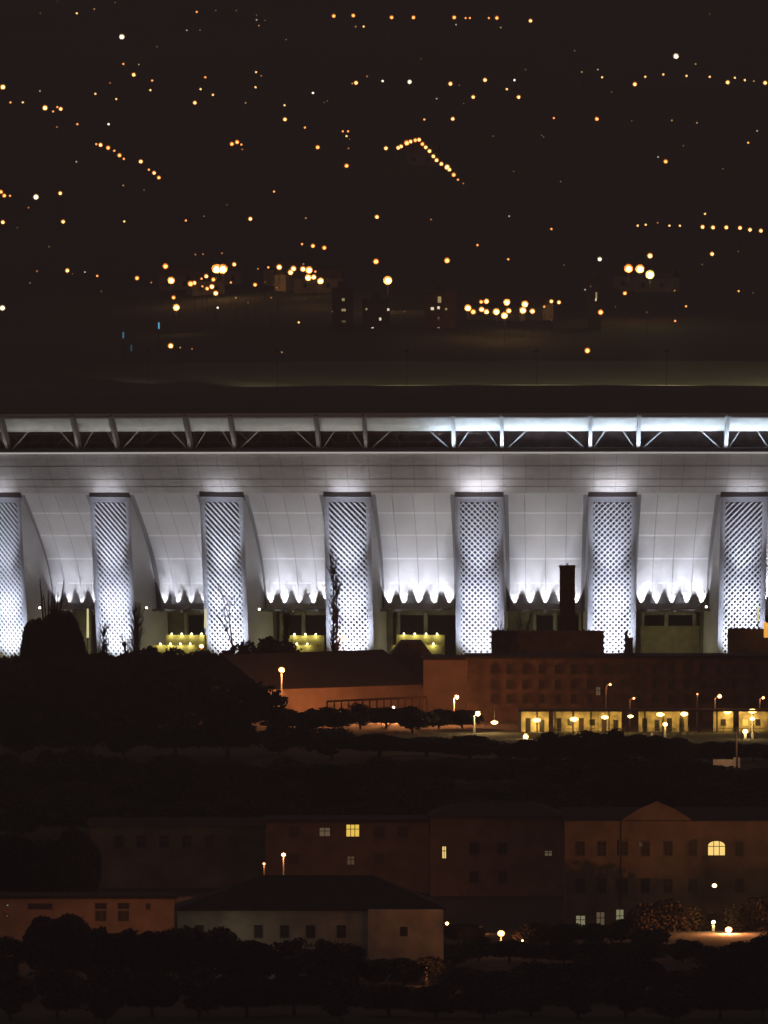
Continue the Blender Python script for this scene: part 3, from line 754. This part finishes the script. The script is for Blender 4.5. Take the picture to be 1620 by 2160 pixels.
# ramp terraces with little lamps, seen under the stadium wall
m_terr = mat('terrace_wall_yellow', (0.45, 0.42, 0.22), 0.85, noise=0.25, nscale=0.8)
G_T = glow('terrace_lamp_glow', (1.0, 0.93, 0.55), 7.0)
def terrace(px0, px1, y, D, ybot, lamps, label, lipdx=0):
    x0, x1 = xat(px0, D), xat(px1, D); cx = (x0+x1)/2; w = (x1-x0)/2; zt = zat(y, D)
    root = empty('terrace_wall', (cx, D, 0)); tag(root, label, 'terrace', 'lit terraces under the stadium wall')
    mb = MB(); mb.box(-w, w, 0, 2.2, 0, zt); mb.box(-w-0.1, w+0.1, -0.15, 0.25, zt+0.002, zt+0.14)
    mb.build('wall', m_terr, root)
    for lx in lamps:
        x = xat(lx, D)-cx
        mb = MB(); mb.tube((x, -0.1, zt), (x, -0.1, zt+0.3), 0.04); mb.ball((x, -0.1, zt+0.35), 0.17)
        lo = mb.build('lamp', G_T, root, True)
        light('lamp_light', 'POINT', (x, -0.62, zt+0.1), 70, (1.0, 0.86, 0.30), root, radius=0.12)
terrace(350, 436, 1341, 3992, 1358, (362, 383, 404, 425), 'upper yellow lit terrace between the second and third pylons')
terrace(316, 434, 1362, 3982, 1376, (312+26, 359, 380, 401), 'lower yellow lit terrace between the second and third pylons')
terrace(606, 684, 1342, 3984, 1358, (621, 644, 666), 'upper yellow lit terrace between the third and fourth pylons')
terrace(606, 676, 1362, 3974, 1376, (626, 648), 'lower yellow lit terrace between the third and fourth pylons')
terrace(836, 938, 1341, 3982, 1358, (852, 875, 899, 922), 'upper yellow lit terrace between the fourth and fifth pylons')
terrace(826, 932, 1362, 3972, 1380, (844, 867, 891, 914), 'lower yellow lit terrace between the fourth and fifth pylons')
terrace(895, 930, 1383, 3962, 1392, (908,), 'lowest small yellow lit terrace above the gabled wing')
terrace(1352, 1476, 1322, 3980, 1350, (), 'olive lit footbridge wall between the last two whole pylons')
light('bridge_light', 'SPOT', (xat(1410, 3970), 3970, zat(1350, 3970)), 380, (1.0, 0.93, 0.5), None, aim=(xat(1400, 3980), 3981, zat(1332, 3980)), radius=0.3, cone=140, blend=1.0)
# slim lit posts and small lamps at the foot of the bowl
m_postlit = glow('lit_post', (1.0, 0.9, 0.45), 0.85)  # glow put on the shaft in place of light falling on it
for px, ya, yb, lab in ((185, 1284, 1365, 'slim yellow lit post beside the dark round tree'), (433, 1284, 1345, 'slim yellow lit post at the left edge of the third pylon'), (1599, 1278, 1330, 'slim yellow lit post before the last pylon')):
    p = W(px, ya, 3975); root = empty('lit_post', (p.x, 3975, 0)); tag(root, lab, 'post')
    mb = MB(); mb.tube((0, 0, 0), (0, 0, zat(yb-20, 3975)), 0.09); mb.build('post', m_pole_o, root)
    mb = MB(); mb.tube((0, 0, zat(yb-20, 3975)), (0, 0, p.z), 0.22, 0.16, 8); mb.build('glowing_shaft', m_postlit, root)
for i, (px, py, lab) in enumerate(((84, 1282, 'above the dark round tree'), (309, 1282, 'right of the second pylon'), (547, 1285, 'right of the third pylon'), (1490, 1280, 'left of the last pylon'))):
    r_ = near_lamp(px, py, 3984, 'tiny white lamp on the foot ledge of the stadium %s' % lab, r=0.2, c='pale', power=80, name='wall_lamp', cat='lamp', group='tiny white lamps on the stadium foot ledge')
near_lamp(725, 1348, 3950, 'bright orange street lamp in front of the fourth pylon', 0.52, 'sod', 900)
near_lamp(425, 1363, 3950, 'small orange street lamp left of the third pylon foot', 0.42, 'sod', 700)

# street lamps
near_lamp(594, 1413, 3835, 'bright orange street lamp left of the long hall', 0.55, 'sod', 9000)
near_lamp(964, 1471, 3825, 'orange street lamp in front of the right end of the long hall', 0.34, 'sod', 9000, arm=0.5)
near_lamp(1008, 1506, 3790, 'orange street lamp left of the first platform lamp', 0.42, 'sody', 2600, arm=0.6)
near_lamp(1287, 1444, 3825, 'small orange street lamp tallest against the reddish building', 0.22, 'sod', 130, arm=0.7)
near_lamp(1337, 1473, 3815, 'small orange street lamp above the middle of the platform', 0.20, 'sod', 130, arm=0.7)
near_lamp(1471, 1464, 3815, 'dim orange lamp post above the platform lamps', 0.15, 'dim', 40)
near_lamp(1518, 1469, 3805, 'red orange street lamp above the right of the platform', 0.38, 'sod', 350, arm=0.8)
near_lamp(1610, 1472, 3805, 'small orange street lamp at the right edge above the platform', 0.26, 'sod', 200, arm=0.6)
near_lamp(830, 1492, 3838, 'added fill lamp low behind trees before the orange hall wall', 0.2, 'dim', 20000)  # this unseen lamp and the next are added to light the hall
near_lamp(720, 1500, 3836, 'added fill lamp standing among trees before the hall wall', 0.2, 'dim', 8000)

# gantry fence before the hall
fe = empty('gantry_fence', (xat(790, 3831), 3831, 0)); tag(fe, 'dark rail on short posts running before the orange lit hall wall', 'fence')
zf1, zf2 = zat(1480, 3831), zat(1470, 3831)
xa_, xb_ = xat(690, 3831)-fe.location.x, xat(900, 3831)-fe.location.x
mb = MB(); mb.tube((xa_, 0, zf1), (xb_, 0, zf2), 0.22); mb.build('rail', m_chim, fe)
for i in range(15):
    t = i/14; x = xa_+(xb_-xa_)*t; z = zf1+(zf2-zf1)*t
    mb = MB(); mb.box(x-0.14, x+0.14, -0.1, 0.1, 0, z); mb.build('post', m_chim, fe)

m_white0 = mat('pale_rail_paint', (0.6, 0.55, 0.45), 0.6)
# platform canopy, its walls and lamps
D0 = 3790
pc = empty('platform_canopy', (xat(1350, D0), D0, 0)); tag(pc, 'long low station platform canopy on posts with yellow lit walls under it', 'canopy')
cx_ = pc.location.x; zc_ = zat(1500, D0)
mb = MB(); mb.box(xat(1092, D0)-cx_, xat(1680, D0)-cx_, -2.6, 6.5, zc_, zc_+0.22); mb.build('canopy_roof', m_redbrick, pc)
for px in range(1095, 1660, 38):
    x = xat(px, D0)-cx_; mb = MB(); mb.box(x-0.12, x+0.12, 1.0, 1.24, 0, zc_-0.002); mb.build('post', m_fix, pc)
for a_, b_ in ((1100, 1158), (1168, 1262), (1263, 1312), (1348, 1452), (1506, 1548), (1560, 1640)):
    x0, x1 = xat(a_, D0)-cx_, xat(b_, D0)-cx_
    mb = MB(); mb.box(x0, x1, 4.0, 4.4, 0, zc_-0.01); wl = mb.build('wall', m_station, pc)
    n = max(1, int((x1-x0)/1.9))
    for i in range(n):
        xx = x0+(i+0.5)*(x1-x0)/n
        if rnd.random() < 0.55:
            mb = MB(); mb.box(xx-0.42, xx+0.42, 3.94, 3.997, 0.02, 2.1 if rnd.random() < .5 else 2.4); mb.build('door', m_glassd if rnd.random() < .65 else m_chim, wl)
        else:
            mb = MB(); mb.box(xx-0.45, xx+0.45, 3.95, 3.997, 1.1, 2.2); mb.build('window', P_Y if rnd.random() < .5 else m_glassd, wl)
for a_, b_ in ((1168, 1312), (1348, 1452), (1506, 1640)):
    x0, x1 = xat(a_, D0), xat(b_, D0)
    rr_ = empty('platform_railing', ((x0+x1)/2, D0-5.5, 0)); tag(rr_, {1168: 'pale low railing before the left platform walls', 1348: 'pale low railing before the middle platform walls', 1506: 'pale low railing before the right platform walls'}[a_], 'railing', 'pale railings before the platform')
    w_ = (x1-x0)/2
    mb = MB()
    for z in (0.45, 0.95): mb.box(-w_, w_, -.05, .05, z, z+.09)
    mb.build('rail', m_white0, rr_)
    for i in range(8):
        x = -w_+w_*2*i/7; mb = MB(); mb.box(x-.06, x+.06, .051, .13, 0, 1.1); mb.build('post', m_white0, rr_)
pl = [(1043,1524,.5),(1132,1519,.55),(1211,1517,.58),(1276,1513,.5),(1330,1511,.4),(1393,1507,.55),(1443,1506,.55),(1535,1501,.58),(1587,1500,.6)]
for i, (px, py, r) in enumerate(pl):
    D = D0+1.2
    h = W(px, py, D)
    root = empty('platform_lamp', (h.x, D, h.z)); tag(root, '%s warm lamp from the left hanging under the platform canopy edge' % ORD[i], 'lamp', 'lamps hanging under the platform canopy')
    mb = MB(); mb.ball((0, 0, 0), r*1.25, r*0.62, 12, 8); mb.build('lamp_head', G_SODY, root, True)
    mb = MB(); mb.tube((0, 0, r*0.6), (0, 0, max(r*0.7, zc_-h.z)), 0.04); mb.build('rod', m_fix, root)
    light('lamp_light', 'POINT', (0, 0.2, -r*0.9), 420*rnd.uniform(.55, 1.5), (1.0, 0.66, 0.20), root, radius=0.3)
for px, py, r, lab in ((1109,1554,.46,'below the left end of the platform'), (1375,1559,.44,'below the middle of the platform'), (1403,1528,.42,'just under the sixth platform lamp'), (1572,1543,.46,'low at the right of the platform'), (1587,1516,.42,'right under the last platform lamp')):
    near_lamp(px, py, 3765, 'round yellow globe lamp on a short post %s' % lab, r, 'sody', 500, group='globe lamps before the platform', name='globe_lamp', cat='lamp')
# sign board and white post on the right
near_post = empty('mast', (xat(1555, 3640), 3640, 0)); tag(near_post, 'pale lit mast rising from the white panel at the right', 'mast')
mb = MB(); mb.tube((0, 0, 0), (0, 0, zat(1535, 3640)), 0.2, 0.16, 8); mb.build('shaft', m_trim, near_post)
mb = MB(); mb.ball((0, 0, zat(1535, 3640)), 0.24); mb.build('finial', m_trim, near_post)
wp = empty('white_panel_wall', (xat(1534, 3642), 3642, 0)); tag(wp, 'white and pinkish panel wall lit orange at the foot of the mast', 'wall')
m_white = mat('chalky_white', (0.62, 0.55, 0.5), 0.8, noise=0.2, nscale=1.2)
w_ = xat(1563, 3642)-wp.location.x
mb = MB(); mb.box(-w_, w_*0.45, 0, 0.3, 0, zat(1602, 3642)); mb.build('panel', m_white, wp)
mb = MB(); mb.box(w_*0.46, w_, -0.05, 0.3, 0, zat(1598, 3642)); mb.build('panel', m_white, wp)
light('panel_light', 'SPOT', (wp.location.x, 3636, 6.0), 900, (1.0, 0.55, 0.25), None, aim=(wp.location.x, 3642, 3.5), radius=0.3, cone=100, blend=1.0)

# lower foreground buildings
building('apartment_house', 'long dark flat roofed house with one bright yellow curtained window', 'house', 560, 905, 1735, 3200, 14, m_brownwall, m_dkroof, 'flat',
    wins=[(744, 1752, .92, .85, P_Y), (685, 1755, .75, .6, P_D), (740, 1815, .5, .6, P_D2), (620, 1755, .7, .7, m_glassd), (800, 1755, .7, .7, m_glassd), (850, 1755, .7, .7, m_glassd), (620, 1812, .7, .7, m_glassd), (800, 1812, .7, .7, m_glassd)])
building('apartment_house', 'dim greenish house with pale base storey at the lower left', 'house', 190, 556, 1740, 3215, 12, m_greenwall, m_dkroof, 'gable', 1724,
    wins=[(250+i*48, 1775, .6, .8, m_glassd) for i in range(6)] + [(290, 1804, .1, .1, P_D)])
building('apartment_house', 'dark tall house with a narrow lit stair window left of the gabled house', 'house', 908, 1188, 1722, 3190, 16, m_brownwall, m_dkroof, 'hip', 1690,
    wins=[(937, 1798, .26, .85, P_YB), (924, 1806, .1, .2, P_D2), (1157, 1800, .5, .35, P_D), (1000, 1790, .6, .8, m_glassd), (1060, 1790, .6, .8, m_glassd), (1000, 1850, .6, .8, m_glassd), (1060, 1850, .6, .8, m_glassd), (1015, 1947, 1.65, .65, P_G)])
gw = [(x, y, .55, .95, m_glassd) for x in (1225, 1270, 1316, 1362, 1410, 1462, 1560) for y in (1790, 1868)]
gw += [(1225, 1943, .62, .75, P_G), (1267, 1940, .55, 1.05, P_D), (1308, 1936, .5, 1.15, P_G), (1512, 1789, 1.18, 1.0, P_YB, True), (1152+200, 1780, .2, .3, P_D)]
building('gabled_mansion', 'large brown mansion with curved gable and arched lit window on the right', 'house', 1192, 1660, 1730, 3100, 18, m_brownwall, m_dkroof, 'gable', 1702, wins=gw, gable=(1386, 1690, 5.0))
hs = building('hipped_house', 'long cream house with dark hipped roof at the lower centre', 'house', 374, 936, 1917, 2952, 15, m_creamwall, m_dkroof, 'hip', 1846,
    wins=[(x, 1965, .5, .75, m_glassd) for x in (420, 545, 600, 655, 720)], hipin=(11.5, 9.5))
mb = MB(); xq = xat(776, 2950)-hs.location.x; xr = xat(934.5, 2950)-hs.location.x
mb.box(xq, xr, -1.6, -0.002, -0.5, zat(1919, 2950)); fwb = mb.build('front_bay', m_creamwall, hs)
mb = MB(); xw = xat(852, 2950)-hs.location.x; mb.box(xw-.5, xw+.5, -1.66, -1.603, zat(1975, 2950), zat(1955, 2950)); mb.build('window', m_glassd, fwb)
building('low_annex', 'low orange lit annex with small dark windows at the lower left edge', 'house', -40, 366, 1896, 3010, 10, m_hallwall, m_dkroof, 'flat',
    wins=[(84, 1912, 1.6, .3, m_glassd), (212, 1911, .7, .3, m_glassd), (260, 1911, .7, .3, m_glassd), (206, 1932, .25, .6, m_glassd), (218, 1932, .25, .6, m_glassd), (254, 1932, .25, .6, m_glassd), (266, 1932, .25, .6, m_glassd), (312, 1912, .2, .3, m_glassd), (15, 1909, .1, .1, LW3), (14, 1931, .1, .1, LW2)])
near_lamp(598, 1803, 3180, 'orange street lamp above the hipped roof before the dark long house', 0.32, 'sod', 900)
near_lamp(557, 1822, 3175, 'small dim orange lamp beside the chimney of the hipped house', 0.2, 'dim', 150)
near_lamp(557, 1857, 3160, 'thin orange lit post at the left end of the hipped roof', 0.16, 'dim', 60)
near_lamp(943, 1948, 2945, 'orange wall lamp at the right corner of the hipped house', 0.26, 'sod', 450, name='wall_lamp', cat='lamp', bracket=7.0)
near_lamp(1014, 1961, 3080, 'small orange lamp under the wide pale green window', 0.24, 'sod', 300)
near_lamp(1057, 1969, 3040, 'brightest orange street lamp between the hipped house and the mansion', 0.5, 'sod', 1600)
near_lamp(1102, 1984, 3030, 'thin orange lit post right of the bright street lamp', 0.17, 'dim', 100)
near_lamp(1507, 1868, 3092, 'yellow wall lamp under the arched lit window of the mansion', 0.34, 'sody', 500, name='wall_lamp', cat='lamp')
near_lamp(1505, 1945, 3085, 'smaller orange lamp low on the right of the mansion front', 0.3, 'sody', 500)
near_lamp(1537, 1961, 3080, 'big orange street lamp before the right of the mansion', 0.5, 'sod', 15000)
near_lamp(1290, 2030, 3050, 'added fill lamp hidden behind trees before the left of the mansion', 0.08, 'dim', 5000)  # from here down to the porch, unseen lamps added as fill
near_lamp(500, 1998, 2946, 'added pale fill lamp hidden behind trees before the hipped house', 0.05, 'pale', 150)
near_lamp(470, 1885, 3185, 'added fill lamp hidden behind roofs before the greenish house', 0.08, 'dim', 3000)
near_lamp(730, 1890, 3175, 'added fill lamp hidden behind the hipped roof before the long dark house', 0.08, 'dim', 3400)

near_lamp(150, 1990, 2998, 'added fill lamp hidden behind trees before the low annex', 0.15, 'dim', 700)  # unseen fill lamps, added to brighten the annex and hipped house
near_lamp(330, 1990, 2998, 'added fill lamp hidden behind trees right of the low annex', 0.15, 'dim', 800)
near_lamp(900, 2040, 2935, 'added fill lamp hidden behind trees below the right of the hipped house', 0.06, 'dim', 450)
yb = empty('lit_porch', (xat(535, 3150), 3150, 0)); tag(yb, 'small yellow glowing porch roof above the left end of the hipped roof', 'porch')
mb = MB(); mb.box(-0.8, 0.8, 0, 1.5, zat(1874, 3150), zat(1862, 3150)); mb.build('canopy', glow('porch_glow', (1.0, 0.72, 0.28), 0.75), yb)  # canopy emits its own glow to stand for a lit patch
mb = MB(); mb.box(-0.7, -0.55, 0.1, 0.25, 0, zat(1874, 3150)-.002); mb.build('post', m_trim, yb)
mb = MB(); mb.box(0.55, 0.7, 0.1, 0.25, 0, zat(1874, 3150)-.002); mb.build('post', m_trim, yb)

# ------------------------------------------------------------------ trees
m_leaf = [mat('leaf_dark_a', (0.026, 0.03, 0.02), 0.9), mat('leaf_dark_b', (0.045, 0.036, 0.026), 0.9)]
m_bark = mat('bark', (0.07, 0.055, 0.045), 0.95, noise=0.3, nscale=2.0)
def limbs(mb, p, d, L, r, depth, r2, spread=0.55, up=0.15, tips=None, nsub=3):
    q = p + d*L
    mb.tube(p, q, r, r*0.62, 5)
    if depth == 0:
        if tips is not None: tips.append(q)
        return
    for i in range(nsub):
        nd = (d + Vector((r2.uniform(-1, 1), r2.uniform(-1, 1), r2.uniform(-.4, .8)))*spread + Vector((0, 0, up))).normalized()
        limbs(mb, p + d*L*r2.uniform(.55, 1.0), nd, L*r2.uniform(.55, .8), r*0.58, depth-1, r2, spread, up, tips, nsub)
def leafy(seed, H, Wd, n, shape='round', leaf=0.34):
    r2 = random.Random(seed)
    t = MB(); limbs(t, Vector((0, 0, 0)), Vector((0, 0, 1)), H*0.38, H*0.028, 3, r2, 0.7, 0.25)
    c = MB()
    clumps = []
    for i in range(26):
        a = r2.uniform(0, 6.283); u = r2.uniform(-1, 1)
        rr = Wd*0.5*math.sqrt(max(0, 1-u*u))*r2.uniform(0.35, 1.0)
        clumps.append((rr*math.cos(a), rr*math.sin(a), H*0.62 + u*H*0.34, r2.uniform(0.12, 0.24)*Wd))
    for i in range(n):
        cx, cy, cz, cr = clumps[r2.randrange(len(clumps))]
        v = Vector((r2.gauss(0, 1), r2.gauss(0, 1), r2.gauss(0, 1))).normalized()*cr*r2.uniform(.6, 1.05)
        p = Vector((cx, cy, cz)) + v
        a = Vector((r2.gauss(0, 1), r2.gauss(0, 1), r2.gauss(0, 1))).normalized(); b2 = a.orthogonal().normalized()
        w = a.cross(b2); s_ = leaf*r2.uniform(.6, 1.3)
        c.cur = 0 if r2.random() < .6 else 1
        c.quad(p-b2*s_-w*s_*.6, p+b2*s_-w*s_*.6, p+b2*s_+w*s_*.6, p-b2*s_+w*s_*.6)
    return t.mesh('trunk', m_bark), c.mesh('crown', m_leaf)
def dome(seed, H, Wd, n):
    r2 = random.Random(seed)
    t = MB(); limbs(t, Vector((0, 0, 0)), Vector((0, 0, 1)), H*0.4, H*0.03, 3, r2, 0.7, 0.2)
    c = MB()
    bumps = [(r2.uniform(0, 6.28), r2.uniform(-.2, 1.2), r2.uniform(-.12, .10)) for _ in range(30)]
    for i in range(n):
        a = r2.uniform(0, 6.283); el = math.asin(r2.uniform(-.75, 1.0)); k = r2.uniform(.35, 1.0)**.5
        for ba, be, bh in bumps:
            d = math.cos(a-ba)*math.cos(el)*math.cos(be)+math.sin(el)*math.sin(be)
            if d > .9: k *= 1+bh*(d-.9)*10
        p = Vector((math.cos(a)*math.cos(el)*k*Wd/2, math.sin(a)*math.cos(el)*k*Wd/2, H*.56+math.sin(el)*k*H*.43))
        u_ = Vector((r2.gauss(0, 1), r2.gauss(0, 1), r2.gauss(0, 1))).normalized(); v_ = u_.orthogonal().normalized(); s_ = .17*r2.uniform(.6, 1.4)
        c.cur = 0 if r2.random() < .6 else 1
        c.quad(p-u_*s_-v_*s_, p+u_*s_-v_*s_, p+u_*s_+v_*s_, p-u_*s_+v_*s_)
    return t.mesh('trunk', m_bark), c.mesh('crown', m_leaf)
LEAFY = [leafy(i+3, 10.0, 8.5, 2600) for i in range(4)] + [dome(77, 10.0, 8.5, 9000), dome(78, 10.0, 8.5, 7000)]
def put_tree(x, y, top, wid, label, cat='tree', group=None, kind=0, base=0.0, name='broadleaf_tree'):
    root = empty(name, (x, y, base), rnd.uniform(0, 6.28)); tag(root, label, cat, group)
    tm, cm = LEAFY[kind % len(LEAFY)]
    for nm, me in (('trunk', tm), ('crown', cm)):
        o = bpy.data.objects.new(nm, me); col.objects.link(o); o.parent = root
    root.scale = (wid/8.5, wid/8.5, (top-base)/9.9)
    return root
TREES = [
 # (D, list of (px, ytop), width m, where)
 (3938, [(-10,1386),(40,1386),(100,1380),(160,1378),(215,1374),(270,1379),(320,1381),(370,1378),(420,1376),(470,1374),(520,1369),(565,1361),(610,1366)], 7.5, 'in the row directly below the left pylons'),
 (3880, [(20,1400),(110,1395),(200,1390),(290,1396),(380,1400),(470,1395),(545,1405)], 9.5, 'in the second row below the left pylons'),
 (3800, [(30,1450),(130,1440),(230,1445),(330,1450),(430,1440),(520,1450),(585,1500)], 10.5, 'in the black wood left of the orange hall'),
 (3800, [(650,1500),(705,1496),(760,1492),(815,1494),(870,1500),(925,1512),(975,1530)], 6.5, 'in the low row before the orange hall wall'),
 (3690, [(40,1510),(150,1500),(260,1512),(370,1505),(480,1510),(590,1530),(700,1545),(800,1550),(900,1556),(990,1560)], 10.5, 'in the wide black belt below the hall'),
 (3660, [(1075,1580),(1115,1562),(1160,1552),(1205,1549),(1250,1548),(1295,1547),(1340,1548),(1385,1550),(1425,1556),(1465,1568),(1500,1590),(1540,1614),(1590,1620),(1650,1616)], 6.0, 'along the black canopy below the platform'),
 (3570, [(720,1612),(800,1604),(880,1600),(950,1596),(1020,1600),(1090,1604),(1160,1600),(1230,1596),(1300,1598),(1370,1600),(1440,1606),(1510,1632),(1580,1640),(1640,1638)], 8.5, 'in the row just below the black canopy'),
 (3440, [(40,1640),(150,1650),(260,1645),(370,1652),(480,1648),(590,1655),(700,1660),(810,1655),(920,1664),(1030,1668),(1140,1660),(1250,1655),(1360,1650),(1470,1662),(1580,1676)], 10.5, 'in the second dark belt under the platform'),
 (3500, [(30,1595),(140,1585),(250,1600),(360,1590),(470,1600),(580,1605),(690,1610),(800,1612),(900,1640),(1010,1650),(1110,1640),(1200,1622),(1300,1618),(1400,1622),(1510,1650),(1600,1660)], 10.5, 'in the long dark belt under the platform'),
 (3380, [(30,1690),(150,1680),(270,1694),(390,1700),(510,1696),(630,1700),(750,1698),(870,1690),(980,1680),(1090,1680),(1200,1694),(1560,1696)], 10.5, 'in the dark belt behind the lower houses'),
 (3130, [(30,1760),(100,1770),(160,1750),(600,1868)], 7.5, 'between the lower houses'),
 (3040, [(980,1990),(1130,2000),(1190,1970),(1250,1975),(1310,1980),(1370,1992)], 5.5, 'before the gabled mansion'),
 (2990, [(955,2000),(1010,1992),(1075,1990),(1130,1988),(1190,1984),(1250,1986),(1310,1990),(1370,2002),(1440,2016),(1500,2020),(1560,2004),(1615,1985)], 5.5, 'in the row just below the lowest street lamps'),
 (2930, [(10,1990),(95,1935),(140,1928),(200,1962),(262,1972),(320,1966),(365,1958),(415,1958),(470,1972),(535,1982),(610,1986),(680,1990),(730,2004),(790,2022),(850,2030),(905,2026)], 6.5, 'before the low annex and hipped house'),
 (2900, [(980,2040),(1060,2050),(1140,2035),(1220,2020),(1300,2010),(1360,2020),(1430,2048),(1500,2040),(1560,2010),(1620,1985)], 6.5, 'in the dark row below the mansion'),
 (2850, [(20,2060),(120,2050),(220,2045),(320,2050),(420,2046),(520,2055),(620,2056),(720,2062),(820,2076),(920,2080),(1020,2080),(1120,2085),(1220,2070),(1320,2075),(1420,2080),(1520,2070),(1610,2060)], 7.5, 'in the lowest dark row along the bottom edge'),
]
for D, L, wid, where in TREES:
    for i, (px, yt) in enumerate(L):
        Dj = D + rnd.uniform(-12, 12)
        top = zat(yt + rnd.uniform(-3, 3), Dj)
        o = put_tree(xat(px, Dj), Dj, max(3.0, top), wid*rnd.uniform(.9, 1.15), '%s tree from the left %s' % (ORD[i], where), group='trees ' + where, kind=rnd.choice((0, 1, 2, 3, 4, 5)))
m_hedge = [mat('winter_hedge_a', (0.045, 0.032, 0.018), 0.9), mat('winter_hedge_b', (0.03, 0.022, 0.014), 0.9)]
HB = []
for q in range(2):
    r2 = random.Random(q+50); c = MB()
    for i in range(1500):
        a_ = r2.uniform(0, 6.28); rr = 3.0*math.sqrt(r2.random()); z = r2.uniform(0.1, 4.2)*(1-(rr/3.0)**3*0.5)
        p = Vector((rr*math.cos(a_), rr*math.sin(a_), z)); u_ = Vector((r2.gauss(0, 1), r2.gauss(0, 1), r2.gauss(0, 1))).normalized(); v_ = u_.orthogonal().normalized()
        c.cur = r2.randrange(2); s_ = 0.16; c.quad(p-u_*s_-v_*s_, p+u_*s_-v_*s_, p+u_*s_+v_*s_, p-u_*s_+v_*s_)
    t = MB()
    for i in range(5): t.tube((0, 0, 0), (r2.uniform(-1.5, 1.5), r2.uniform(-1.5, 1.5), 3.2), 0.09, 0.03, 5)
    HB.append((c.mesh('foliage', m_hedge), t.mesh('stem', m_bark)))
for i, (px, yt) in enumerate([(1365, 1905), (1410, 1895), (1455, 1912), (1500, 1925), (1560, 1905), (1605, 1890)]):
    D = 3089; root = empty('shrub', (xat(px, D), D, 0), i*1.3); tag(root, '%s brown lit shrub from the left under the mansion windows' % ORD[i], 'shrub', 'brown shrubs before the mansion')
    for nm, me in zip(('foliage', 'stem'), HB[i % 2]):
        o = bpy.data.objects.new(nm, me); col.objects.link(o); o.parent = root
    root.scale = (1, 1, zat(yt, D)/4.2)
# the round tree and bare trees silhouetted on the stadium
put_tree(xat(80, 3950), 3950, zat(1304, 3950), 6.6, 'big dark round tree silhouetted against the left pylons', kind=4)
put_tree(xat(126, 3952), 3952, zat(1287, 3952), 9.2, 'dark flat topped tree joined to the big round tree', kind=5)
def bare(px, ytop, D, label, seed, kind='spread', name='bare_tree'):
    r2 = random.Random(seed); H = zat(ytop, D)
    root = empty(name, (xat(px, D), D, 0)); tag(root, label, 'tree')
    t = MB(); c = MB()
    if kind == 'poplar':
        t.tube((0, 0, 0), (0, 0, H*0.55), 0.28, 0.16); t.tube((0, 0, H*0.55), (0, 0, H), 0.16, 0.03)
        for i in range(80):
            z = H*r2.uniform(.25, .93); a = r2.uniform(0, 6.28); rr = r2.uniform(.6, 1.35)
            q = Vector((rr*math.cos(a), rr*math.sin(a), z+r2.uniform(1.4, 2.8)))
            c.tube((0, 0, z), q, 0.10, 0.035, 4)
            for j in range(2):
                p = Vector((0, 0, z)).lerp(q, r2.uniform(.4, .9)); c.tube(p, p+Vector((r2.uniform(-.5, .5), r2.uniform(-.5, .5), r2.uniform(.5, 1.3))), 0.055, 0.025, 4)
    elif kind == 'fan':
        t.tube((0, 0, 0), (0, 0, H*0.45), 0.3, 0.2)
        for i in range(7):
            x = (i-3)*0.62; p = Vector((0, 0, H*0.42))
            q = Vector((x*0.8, r2.uniform(-.4, .4), H*0.66)); c.tube(p, q, 0.24, 0.19, 5)
            q2 = Vector((x*1.15+r2.uniform(-.2, .2), r2.uniform(-.4, .4), H*r2.uniform(.86, 1.0))); c.tube(q, q2, 0.19, 0.07, 5)
            for j in range(3):
                p3 = q.lerp(q2, r2.uniform(.1, .8)); c.tube(p3, p3+Vector((r2.uniform(-.4, .4), 0, r2.uniform(.6, 1.4))), 0.09, 0.04, 4)
    else:
        limbs(t, Vector((0, 0, 0)), Vector((0, 0, 1)), H*0.40, 0.3, 1, r2, 0.35, 0.4, None, 2)
        limbs(c, Vector((0, 0, H*0.3)), Vector((r2.uniform(-.1, .1), 0, 1)).normalized(), H*0.32, 0.24, 4, r2, 0.5, 0.35, None, 3)
        zmax = max(v[2] for v in c.v); k = H/zmax
        c.v = [(x, y, z*k if z > H*0.3 else z) for x, y, z in c.v]
    t.build('trunk', m_bark, root); c.build('crown', m_bark, root)
bare(108, 1219, 3954, 'bare tree with upright branches rising behind the dark round tree', 5, 'fan')
bare(283, 1275, 3950, 'slim bare poplar against the right side of the second pylon', 6, 'poplar')
bare(291, 1290, 3952, 'shorter bare poplar just right of the slim one', 16, 'poplar')
bare(494, 1224, 3948, 'thin bare tree with open branches before the third pylon', 7)
bare(703, 1163, 3946, 'tall slender bare poplar before the left edge of the fourth pylon', 8, 'poplar')
bare(710, 1215, 3949, 'bare poplar close beside the tall slender one', 9, 'poplar')
bare(1052, 1300, 3935, 'bare bush at the foot of the fifth pylon', 10)
bare(262, 1335, 3944, 'low bare tree at the foot of the second pylon', 12)
bare(218, 1326, 3944, 'thin dark stump like tree before the second pylon', 13, 'poplar')
bare(1110, 1290, 3930, 'pale bare tree left of the square chimney', 14)
bare(605, 1298, 3946, 'thin dark bare tree in the bay left of the fourth pylon', 15, 'poplar')

# ------------------------------------------------------------------ night haze
hz = MB(); hz.box(-4300, 4300, -600, 12700, -2.0, 205.0)
mh = bpy.data.materials.new('night_haze'); mh.use_nodes = True
nt = mh.node_tree; nt.nodes.clear()
out = nt.nodes.new('ShaderNodeOutputMaterial'); pv = nt.nodes.new('ShaderNodeVolumePrincipled')
pv.inputs['Color'].default_value = (0.9, 0.88, 0.88, 1); pv.inputs['Density'].default_value = 0.00008
nt.links.new(pv.outputs['Volume'], out.inputs['Volume'])
ho = hz.build('haze', mh); tag(ho, kind='stuff')
